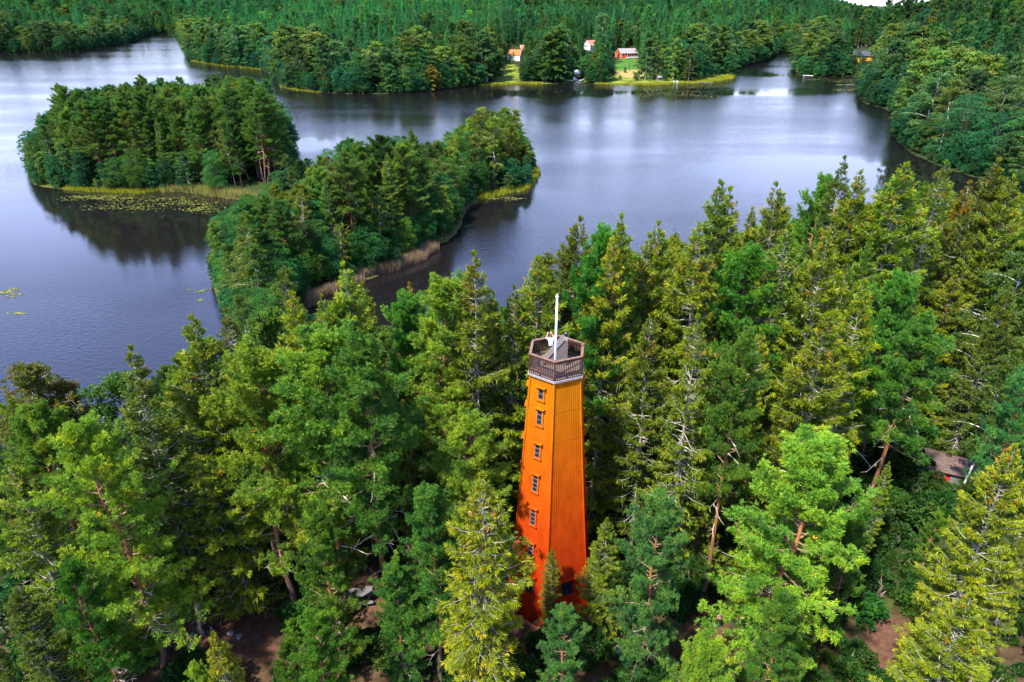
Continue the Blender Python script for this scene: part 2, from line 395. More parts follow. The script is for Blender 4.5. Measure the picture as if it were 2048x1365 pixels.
CALM = [(*wat(1505, 188), 40, 18), (*wat(625, 285), 22, 26), (*wat(20, 285), 34, 12), (*wat(1530, 150), 20, 34), (*wat(270, 440), 66, 52), (*wat(780, 600), 34, 26), (*wat(1000, 410), 24, 18), (*wat(1840, 350), 60, 40), (*wat(1150, 185), 170, 30)]
def water_mat():
    m, n, l, b = new_mat('lake_water')
    b.inputs['Base Color'].default_value = (0.006, 0.005, 0.006, 1)
    b.inputs['IOR'].default_value = 1.52
    b.inputs['Specular IOR Level'].default_value = 0.46
    t = N('ShaderNodeTexCoord', n)
    mp = N('ShaderNodeMapping', n); mp.inputs['Scale'].default_value = (0.7, 1.5, 1); mp.inputs['Rotation'].default_value = (0, 0, 0.25); l.new(t.outputs['Object'], mp.inputs[0])
    n1 = N('ShaderNodeTexNoise', n); n1.inputs['Scale'].default_value = 1.3; n1.inputs['Detail'].default_value = 4; n1.inputs['Roughness'].default_value = 0.55; l.new(mp.outputs[0], n1.inputs['Vector'])
    # wind patches: calm near the shores and in streaks, ruffled elsewhere
    mp2 = N('ShaderNodeMapping', n); mp2.inputs['Scale'].default_value = (0.006, 0.016, 1); l.new(t.outputs['Object'], mp2.inputs[0])
    n2 = N('ShaderNodeTexNoise', n); n2.inputs['Scale'].default_value = 1.0; n2.inputs['Detail'].default_value = 3; l.new(mp2.outputs[0], n2.inputs['Vector'])
    mr = N('ShaderNodeMapRange', n); mr.inputs['From Min'].default_value = 0.35; mr.inputs['From Max'].default_value = 0.62; mr.inputs['To Min'].default_value = 0.16; mr.inputs['To Max'].default_value = 0.50
    calm = None
    geo = t.outputs['Object']
    for (cx_, cy_, rx_, ry_) in CALM:
        sb = N('ShaderNodeVectorMath', n, operation='SUBTRACT'); sb.inputs[1].default_value = (cx_, cy_, 0); l.new(geo, sb.inputs[0])
        sc_ = N('ShaderNodeVectorMath', n, operation='DIVIDE'); sc_.inputs[1].default_value = (rx_, ry_, 1); l.new(sb.outputs[0], sc_.inputs[0])
        le = N('ShaderNodeVectorMath', n, operation='LENGTH'); l.new(sc_.outputs[0], le.inputs[0])
        if calm is None: calm = le.outputs['Value']
        else:
            mi = N('ShaderNodeMath', n, operation='MINIMUM'); l.new(calm, mi.inputs[0]); l.new(le.outputs['Value'], mi.inputs[1]); calm = mi.outputs[0]
    cm = N('ShaderNodeMapRange', n, interpolation_type='SMOOTHSTEP'); cm.inputs['From Min'].default_value = 0.25; cm.inputs['From Max'].default_value = 1.45; cm.inputs['To Min'].default_value = 0.06; cm.inputs['To Max'].default_value = 1.0
    nn_ = N('ShaderNodeMath', n, operation='MULTIPLY_ADD'); nn_.inputs[1].default_value = 1.5; l.new(n2.outputs['Fac'], nn_.inputs[0])
    cofs = N('ShaderNodeMath', n, operation='ADD'); cofs.inputs[1].default_value = -0.75; l.new(calm, cofs.inputs[0]); l.new(cofs.outputs[0], nn_.inputs[2]); l.new(nn_.outputs[0], cm.inputs['Value'])
    l.new(n2.outputs['Fac'], mr.inputs['Value'])
    mc = N('ShaderNodeMath', n, operation='MULTIPLY'); l.new(mr.outputs[0], mc.inputs[0]); l.new(cm.outputs[0], mc.inputs[1])
    bp = N('ShaderNodeBump', n); bp.inputs['Distance'].default_value = 0.22
    l.new(mc.outputs[0], bp.inputs['Strength']); l.new(n1.outputs['Fac'], bp.inputs['Height']); l.new(bp.outputs[0], b.inputs['Normal'])
    m3 = N('ShaderNodeMapRange', n); m3.inputs['To Min'].default_value = 0.02; m3.inputs['To Max'].default_value = 0.09; l.new(cm.outputs[0], m3.inputs['Value']); l.new(m3.outputs[0], b.inputs['Roughness'])
    return m
wmb = MB(); wmb.add([(9000 * math.cos(a), 9000 * math.sin(a), 0) for a in np.linspace(0, 2 * math.pi, 48, endpoint=False)], [tuple(range(48))])
tag(wmb.build('lake_water', water_mat()), kind='structure')

# ------------------------------------------------------------------ tree meshes
class TG:
    """triangle collector for trees: tubes (wood) and leaf triangles"""
    def __init__(self): self.V, self.F, self.n, self.mi, self.ti = [], [], 0, [], []
    def tube(self, pts, rad, sides, m):
        pts = np.asarray(pts, float); k = len(pts)
        d = np.gradient(pts, axis=0); d /= np.linalg.norm(d, axis=1, keepdims=True) + 1e-9
        ref = np.array([0.0, 0.0, 1.0]) if abs(d[0][2]) < 0.8 else np.array([1.0, 0, 0])
        u = np.cross(d, ref); u /= np.linalg.norm(u, axis=1, keepdims=True) + 1e-9
        w = np.cross(d, u); a = np.arange(sides) * 2 * np.pi / sides
        v = pts[:, None, :] + (u[:, None, :] * np.cos(a)[None, :, None] + w[:, None, :] * np.sin(a)[None, :, None]) * np.asarray(rad)[:, None, None]
        i, j = np.meshgrid(np.arange(k - 1), np.arange(sides), indexing='ij'); i, j = i.ravel(), j.ravel(); jn = (j + 1) % sides
        f = np.concatenate([np.stack([i * sides + j, i * sides + jn, (i + 1) * sides + jn], 1), np.stack([i * sides + j, (i + 1) * sides + jn, (i + 1) * sides + j], 1)])
        self.V.append(v.reshape(-1, 3)); self.F.append(f + self.n); self.n += k * sides
        self.mi.append(np.full(len(f), m)); self.ti.append(np.full(len(f), 0.5))
    def leaves(self, rng, Ps, D, k, ln, wd, spread, tint, m):
        """k triangles per point, fanned round direction D"""
        Ps = np.asarray(Ps, float); D = np.asarray(D, float); n = len(Ps)
        if n == 0: return
        Pp = np.repeat(Ps, k, 0); Dd = np.repeat(D, k, 0) + rng.normal(0, spread, (n * k, 3))
        Dd /= np.linalg.norm(Dd, axis=1, keepdims=True) + 1e-9
        L = ln * rng.uniform(0.7, 1.25, (n * k, 1)); W = wd * rng.uniform(0.7, 1.3, (n * k, 1))
        s = np.cross(Dd, rng.normal(0, 1, (n * k, 3))); s /= np.linalg.norm(s, axis=1, keepdims=True) + 1e-9
        a = Pp + Dd * L * 0.08; b = Pp + Dd * L * 0.62 + s * W * 0.5; c = Pp + Dd * L - s * W * 0.5
        v = np.stack([a, b, c], 1).reshape(-1, 3); f = np.arange(n * k * 3).reshape(-1, 3)
        self.V.append(v); self.F.append(f + self.n); self.n += len(v)
        self.mi.append(np.full(n * k, m)); self.ti.append(np.clip(np.repeat(np.asarray(tint), k) + rng.normal(0, 0.05, n * k), 0, 1))
    def mesh(self, name, mats):
        return np_mesh(name, np.concatenate(self.V), np.concatenate(self.F), mats, np.concatenate(self.mi), np.concatenate(self.ti))

def curve(p0, d0, L, bend, n):
    """polyline from p0 along d0 whose direction drifts by bend"""
    pts = [np.array(p0)]; d = np.array(d0, float)
    for i in range(n - 1):
        d = d + np.array(bend) / (n - 1); d /= np.linalg.norm(d); pts.append(pts[-1] + d * L / (n - 1))
    return np.array(pts)

def along(pts, s):
    s = np.asarray(s) * (len(pts) - 1); i = np.minimum(s.astype(int), len(pts) - 2); f = (s - i)[:, None]
    return pts[i] * (1 - f) + pts[i + 1] * f

def trunk_line(rng, H, n=9, wobble=0.25):
    z = np.linspace(0, H, n); o = np.cumsum(rng.normal(0, wobble / 3, (n, 2)), 0); o[0] = 0
    return np.column_stack([o, z])

def gen_pine(seed, H=22., cb=0.42, R=3.2, nb=58, nsub=9, nt=11, k=19, ln=0.27, wd=0.050, hero=True):
    rng = np.random.default_rng(seed); wood, leaf, dead = TG(), TG(), TG()
    if not hero: leaf = dead = wood
    tl = trunk_line(rng, H, 9, 0.5); tt = np.linspace(0, 1, 9)
    wood.tube(np.vstack([tl[:1] - [0, 0, 1.0], tl]), np.concatenate([[0.30], 0.21 * (1 - tt) ** 0.85 + 0.02]), 8 if hero else 5, 0)
    lob = rng.uniform(0, 2 * np.pi, 3)
    for i in range(nb):
        rel = np.clip((i + rng.uniform(0, 1)) / nb, 0, 0.999) ** 0.9; t = cb + (0.985 - cb) * rel
        az = i * 2.39996 + rng.normal(0, 0.5)
        prof = math.sqrt(max(0.02, 1 - ((rel - 0.33) / 0.69) ** 2))
        L = R * prof * rng.uniform(0.55, 1.18) * (1 + 0.22 * math.sin(2 * az + lob[0]) * math.sin(3 * rel * 3 + lob[1]))
        L = max(L, 0.5); el = np.radians(-12 + 62 * rel ** 1.3 + rng.normal(0, 11))
        d = np.array([math.cos(az) * math.cos(el), math.sin(az) * math.cos(el), math.sin(el)])
        p0 = along(tl, np.array([t]))[0]
        bp = curve(p0, d, L, (rng.normal(0, 0.25), rng.normal(0, 0.25), 0.45), 6)
        wood.tube(bp, np.linspace(0.030 + 0.010 * L, 0.010, 6), 4 if hero else 3, 1)
        bt = rng.uniform(0, 1)
        for j in range(nsub):
            s = 0.16 + 0.84 * (j + rng.uniform(0, 1)) / nsub
            if j == nsub - 1: s = 1.0
            q0 = along(bp, np.array([s]))[0]; side = 1 if j % 2 else -1
            lat = np.cross(d, [0, 0, 1.]); lat /= np.linalg.norm(lat) + 1e-9
            dd = d * rng.uniform(0.5, 1.0) + lat * side * rng.uniform(0.2, 1.0) * (0.2 if j == nsub - 1 else 1) + np.array([0, 0, rng.uniform(0.0, 0.7)])
            dd /= np.linalg.norm(dd); sl = (0.30 * L + 0.35) * rng.uniform(0.6, 1.15) * (1.1 - 0.45 * s)
            sp = curve(q0, dd, sl, (0, 0, 0.5), 4)
            if hero: wood.tube(sp, [0.022, 0.017, 0.012, 0.006], 3, 1)
            ss = rng.uniform(0.2, 1.0, nt) ** 0.8
            pp = along(sp, ss) + rng.normal(0, 0.13 + 0.07 * (not hero), (nt, 3))
            D = dd[None] * 0.55 + np.array([0, 0, 0.55]) + rng.normal(0, 0.25, (nt, 3))
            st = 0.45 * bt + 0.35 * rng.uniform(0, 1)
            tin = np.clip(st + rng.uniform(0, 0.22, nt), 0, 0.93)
            tin[rng.uniform(0, 1, nt) < 0.003] = 1.0
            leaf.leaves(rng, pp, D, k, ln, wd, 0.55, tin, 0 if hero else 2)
    # top shoots
    tp = tl[-1] + rng.normal(0, 0.22, (26, 3)) * [1, 1, 1.2] - [0, 0, 0.25]
    leaf.leaves(rng, tp, np.tile([0, 0, 1.], (26, 1)), k, ln, wd, 0.5, rng.uniform(0.5, 0.9, 26), 0 if hero else 2)
    # bare dead branches under the crown
    for i in range(12 if hero else 3):
        t = rng.uniform(0.22, cb + 0.25); az = rng.uniform(0, 6.28); L = rng.uniform(0.7, 2.4)
        d = np.array([math.cos(az), math.sin(az), rng.uniform(-0.35, 0.15)])
        bp = curve(along(tl, np.array([t]))[0], d, L, (rng.normal(0, 0.8), rng.normal(0, 0.8), rng.normal(-0.3, 0.5)), 6)
        dead.tube(bp, np.linspace(0.045, 0.01, 6), 3, 0 if hero else 1)
        for q in range(3 if hero else 0):
            s = rng.uniform(0.4, 0.95); sp = curve(along(bp, np.array([s]))[0], d + rng.normal(0, 0.7, 3), L * 0.35, rng.normal(0, 0.5, 3), 4)
            dead.tube(sp, [0.02, 0.016, 0.012, 0.006], 3, 0)
    return wood, leaf, dead

def gen_spruce(seed, H=25., R=2.7, zb=0.10, k=10, step=0.42, sden=0.105, ln=0.36, wd=0.08, hero=True, bare=0.25, cone=0.22):
    rng = np.random.default_rng(seed); wood, leaf = TG(), TG()
    if not hero: leaf = wood
    tl = trunk_line(rng, H, 9, 0.22); tt = np.linspace(0, 1, 9)
    wood.tube(np.vstack([tl[:1] - [0, 0, 1.0], tl]), np.concatenate([[0.26], 0.22 * (1 - tt) ** 0.9 + 0.012]), 7 if hero else 4, 0)
    z = zb * H; ph = rng.uniform(0, 6.28, 4)
    while z < H - 0.25:
        rel = (z / H - zb) / (1 - zb); nbr = rng.integers(4, 7) if rel < 0.9 else 4
        for q in range(nbr):
            az = rng.uniform(0, 6.28)
            lump = 1 + 0.20 * math.sin(az * 2 + ph[0] + rel * 7) + 0.14 * math.sin(rel * 21 + ph[1])
            L = (R * (1 - math.exp(-(H - z) * 0.52 / R)) * rng.uniform(0.66, 1.12) * lump) * (0.85 + 0.15 * sstep(0, 0.25, rel)) + 0.12
            if rng.uniform() < 0.07: L *= 0.5
            el = np.radians(-22 + 62 * rel ** 1.6 + rng.normal(0, 7))
            d = np.array([math.cos(az) * math.cos(el), math.sin(az) * math.cos(el), math.sin(el)])
            bp = curve(along(tl, np.array([z / H]))[0], d, L, (0, 0, -0.25 + (0.75 if rel < 0.75 else 0.35)), 6)
            bp[2:4, 2] -= 0.06 * L
            wood.tube(bp, np.linspace(0.016 + 0.010 * L, 0.006, 6), 4 if hero else 3, 1)
            if rng.uniform() < 0.035: continue
            lat = np.cross(d, [0, 0, 1.]); lat /= np.linalg.norm(lat)
            ns = max(3, int(L / sden))
            b0 = bare * rng.uniform(0.4, 1.2)
            s = b0 + (1 - b0) * (np.arange(ns) + rng.uniform(0, 1, ns)) / ns
            sd = rng.choice([-1., 1.], ns)
            off = rng.uniform(0.02, 0.42, ns) * np.minimum(L * 0.42, 0.85) * (1.25 - 0.8 * s)
            pp = along(bp, s) + lat[None] * (sd * off)[:, None]; pp[:, 2] -= off * 0.30
            D = d[None] * [1, 1, 0.2] * 0.75 + lat[None] * (sd * 0.55)[:, None] + np.array([0, 0, -0.55]) * (1.0 - 0.75 * rel) + np.array([0, 0, 0.4]) * rel
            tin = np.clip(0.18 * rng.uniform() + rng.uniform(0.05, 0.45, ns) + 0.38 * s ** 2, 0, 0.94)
            if rel > 0.80: tin[rng.uniform(0, 1, ns) < cone * 0.5] = 1.0
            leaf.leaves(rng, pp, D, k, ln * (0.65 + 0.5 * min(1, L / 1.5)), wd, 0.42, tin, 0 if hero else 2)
            if hero and L > 0.8:
                for g in range(2):
                    a0 = along(bp, np.array([rng.uniform(0.3, 0.8)]))[0]
                    wood.tube(curve(a0, d * 0.6 + lat * rng.choice([-1, 1]) + [0, 0, -0.3], L * 0.3, (0, 0, -0.5), 3), [0.016, 0.012, 0.006], 3, 1)
        z += step * rng.uniform(0.75, 1.25) * (0.7 if rel > 0.85 else 1)
    # dead twigs below the live crown
    for i in range(26 if hero else 4):
        zz_ = rng.uniform(0.04, zb + 0.25); az = rng.uniform(0, 6.28); L = rng.uniform(0.5, 1.6)
        bp = curve(along(tl, np.array([zz_]))[0], (math.cos(az), math.sin(az), -0.3), L, (0, 0, rng.uniform(-0.6, 0.5)), 4)
        wood.tube(bp, [0.022, 0.016, 0.011, 0.005], 3, 1)
    tp = tl[-1] + rng.normal(0, 0.06, (10, 3)); leaf.leaves(rng, tp, np.tile([0, 0, 1.], (10, 1)), k, 0.4, wd, 0.25, rng.uniform(0.4, 0.9, 10), 0 if hero else 2)
    return wood, leaf, None

def gen_birch(seed, H=20., R=3.0, cb=0.25, nb=54, nsub=8, nt=14, k=8, ln=0.15, wd=0.11, hero=True):
    rng = np.random.default_rng(seed); wood, leaf = TG(), TG()
    if not hero: leaf = wood
    tl = trunk_line(rng, H, 9, 0.6); tt = np.linspace(0, 1, 9)
    wood.tube(np.vstack([tl[:1] - [0, 0, 1.0], tl]), np.concatenate([[0.15], 0.12 * (1 - tt) ** 0.8 + 0.010]), 7 if hero else 4, 0)
    for i in range(nb):
        rel = np.clip((i + rng.uniform()) / nb, 0, 0.99); t = cb + (0.97 - cb) * rel; az = i * 2.39996 + rng.normal(0, 0.5)
        L = max(0.6, R * math.sqrt(max(0.03, 1 - ((rel - 0.30) / 0.72) ** 2)) * rng.uniform(0.55, 1.2)); el = np.radians(28 + 34 * rel + rng.normal(0, 9))
        d = np.array([math.cos(az) * math.cos(el), math.sin(az) * math.cos(el), math.sin(el)])
        bp = curve(along(tl, np.array([t]))[0], d, L * 1.15, (0, 0, -0.75), 6)
        wood.tube(bp, np.linspace(0.03 + 0.01 * L, 0.008, 6), 4 if hero else 3, 0 if rng.uniform() < 0.4 else 1)
        bt = rng.uniform(0, 1)
        for j in range(nsub):
            s = 0.25 + 0.75 * (j + rng.uniform()) / nsub
            q0 = along(bp, np.array([min(s, 1.0)]))[0]; dd = d * 0.6 + rng.normal(0, 0.6, 3); dd[2] = abs(dd[2]) * 0.3; dd /= np.linalg.norm(dd)
            sp = curve(q0, dd, rng.uniform(0.6, 1.3) * (0.5 + 0.14 * L), (0, 0, -1.7), 5)
            if hero: wood.tube(sp, [0.012, 0.010, 0.008, 0.006, 0.004], 3, 1)
            ss = rng.uniform(0.05, 1, nt); pp = along(sp, ss) + rng.normal(0, 0.13, (nt, 3))
            st = 0.35 * bt + 0.35 * rng.uniform()
            tin = np.clip(st + rng.uniform(0, 0.3, nt), 0, 0.97)
            leaf.leaves(rng, pp, np.tile([0, 0, -0.4], (nt, 1)) + dd[None] * 0.4, k, ln, wd, 0.8, tin, 0 if hero else 2)
    return wood, leaf, None

def gen_alder(seed, H=16., R=3.4, nl=34, npts=150, k=5, ln=0.20, wd=0.15, hero=True, cb=0.12):
    rng = np.random.default_rng(seed); wood, leaf = TG(), TG()
    if not hero: leaf = wood
    tl = trunk_line(rng, H * 0.9, 7, 0.5); tt = np.linspace(0, 1, 7)
    wood.tube(np.vstack([tl[:1] - [0, 0, 1.0], tl]), np.concatenate([[0.2], 0.17 * (1 - tt) + 0.015]), 6 if hero else 4, 0)
    for i in range(nl):
        u = (i + 0.5) / nl; rel = u; az = i * 2.39996 + rng.normal(0, 0.4)
        rr_ = R * math.sqrt(max(0.02, 1 - ((rel - 0.36) / 0.66) ** 2)) * rng.uniform(0.45, 0.85)
        c = np.array([math.cos(az) * rr_, math.sin(az) * rr_, H * (cb + (0.93 - cb) * rel)])
        lr = R * rng.uniform(0.26, 0.42) * (0.75 if rel > 0.8 else 1)
        if i % 2 == 0 or hero:
            p0 = along(tl, np.array([max(0.05, (c[2] / H - 0.14))]))[0]
            wood.tube(np.array([p0, (p0 + c) / 2 + [0, 0, 0.1], c]), [0.05, 0.03, 0.01], 3, 0)
        n = int(npts * (lr / (0.34 * R)) ** 1.5)
        v = rng.normal(0, 1, (n, 3)); v /= np.linalg.norm(v, axis=1, keepdims=True); v[:, 2] = np.where(v[:, 2] < -0.3, -v[:, 2], v[:, 2])
        rad = lr * rng.uniform(0.72, 1.12, n)[:, None] * [1.15, 1.15, 0.8]
        st = rng.uniform(0, 0.55)
        tin = np.clip(st + rng.uniform(0, 0.38, n), 0, 0.96)
        leaf.leaves(rng, c + v * rad, v * 0.5 + [0, 0, 0.1], k, ln, wd, 0.7, tin, 0 if hero else 2)
    return wood, leaf, None

MATS = {'pine': ('pine_bark', 'pine_branch', 'pine'), 'spruce': ('spruce_bark', 'lichen', 'spruce'), 'birch': ('birch_bark', 'grey_bark', 'birch'), 'alder': ('grey_bark', 'grey_bark', 'alder')}
def hero_parts(kind, gen):
    wood, leaf, dead = gen
    b, br, lf = (M[q] for q in MATS[kind])
    return (wood.mesh(kind + '_trunk', [b, br]), leaf.mesh(kind + '_crown', [lf]), dead.mesh('dead_branch', [M['dead_wood']]) if dead else None)
def lod_mesh(kind, gen):
    b, br, lf = (M[q] for q in MATS[kind])
    return gen[0].mesh(kind + '_tree', [b, br, lf])

HERO = {
    'pine': [hero_parts('pine', gen_pine(11, 22, 0.42, 3.2)), hero_parts('pine', gen_pine(12, 22, 0.30, 3.4, 66)), hero_parts('pine', gen_pine(13, 22, 0.46, 3.2, 54)),
             hero_parts('pine', gen_pine(14, 22, 0.18, 3.9, 80)), hero_parts('pine', gen_pine(15, 22, 0.36, 2.8, 60)), hero_parts('pine', gen_pine(16, 22, 0.10, 3.7, 84))],
    'spruce': [hero_parts('spruce', gen_spruce(21, 25, 3.0)), hero_parts('spruce', gen_spruce(22, 25, 2.6, 0.18, bare=0.45)), hero_parts('spruce', gen_spruce(23, 25, 3.5, 0.06, bare=0.3)),
               hero_parts('spruce', gen_spruce(24, 25, 2.8, 0.28, bare=0.5, sden=0.16)), hero_parts('spruce', gen_spruce(25, 25, 2.1, 0.22, bare=0.3)), hero_parts('spruce', gen_spruce(26, 25, 3.0, 0.05, bare=0.12, cone=0.05))],
    'birch': [hero_parts('birch', gen_birch(31, 20, 3.0)), hero_parts('birch', gen_birch(32, 20, 2.5, 0.32)), hero_parts('birch', gen_birch(33, 20, 3.3, 0.2, 54))],
    'alder': [hero_parts('alder', gen_alder(41)), hero_parts('alder', gen_alder(42, 16, 3.8))],
}
LOD = {
    'pine': [lod_mesh('pine', gen_pine(51 + i, 22, cb_, R__, 48, 6, 6, 7, 0.52, 0.22, False)) for i, (cb_, R__) in enumerate([(0.32, 3.4), (0.22, 3.6), (0.40, 3.2), (0.16, 3.7), (0.28, 3.1)])],
    'spruce': [lod_mesh('spruce', gen_spruce(61 + i, 25, R__, zb_, 5, 0.62, 0.26, 0.66, 0.24, False, 0.12, 0.12)) for i, (R__, zb_) in enumerate([(3.0, 0.06), (2.5, 0.08), (3.3, 0.04), (2.2, 0.06)])],
    'birch': [lod_mesh('birch', gen_birch(71 + i, 20, R__, cb_, 52, 7, 7, 4, 0.40, 0.32, False)) for i, (R__, cb_) in enumerate([(3.6, 0.14), (3.0, 0.2), (4.0, 0.10), (3.3, 0.07)])],
    'alder': [lod_mesh('alder', gen_alder(81 + i, 16, R__, 32, 56, 4, 0.42, 0.36, False, cb_)) for i, (R__, cb_) in enumerate([(3.4, 0.1), (3.9, 0.06), (3.0, 0.12), (3.6, 0.04)])],
}
REFH = {'pine': 22.0, 'spruce': 25.0, 'birch': 20.0, 'alder': 15.5}
SPECIES = {'pine': ('scots_pine', 'pine tree'), 'spruce': ('norway_spruce', 'spruce tree'), 'birch': ('silver_birch', 'birch tree'), 'alder': ('alder_tree', 'alder tree')}

def plant_hero(kind, var, x, y, z, h, w, rz, label, group=None, tint=(1, 1, 1), lean=0.0, laz=0.0):
    name, cat = SPECIES[kind]
    e = empty(name, (x, y, z), rz)
    e.rotation_euler = (lean * math.cos(laz), lean * math.sin(laz), rz)
    s = h / REFH[kind]; e.scale = (s * w, s * w, s)
    tag(e, label, cat, group)
    tr, cr_, de = HERO[kind][var % len(HERO[kind])]
    link('trunk', tr, e); c = link('crown', cr_, e); c.color = (*tint, 1)
    if de: link('dead_branch', de, e)['kind'] = 'stuff'
    return e

def plant_mid(kind, var, x, y, z, h, w, rz, label, group, tint=(1, 1, 1)):
    name, cat = SPECIES[kind]
    o = link(name, LOD[kind][var % len(LOD[kind])], None, (x, y, z))
    s = h / REFH[kind]; o.scale = (s * w, s * w, s); o.rotation_euler = (0, 0, rz); o.color = (*tint, 1)
    return tag(o, label, cat, group)

# ------------------------------------------------------------------ foreground trees, one by one: top as seen, height, width factor, form, tint, label
def solve_top(px, py, h):
    r = ray(px, py); t = np.arange(8, 260, 0.25)
    x, y, z = r[0] * t, r[1] * t, CAM_H + r[2] * t
    f = z - height(x, y) - h
    i = int(np.argmax(f < 0)) if (f < 0).any() else len(t) - 1
    return float(x[i]), float(y[i]), float(height(x[i], y[i]))

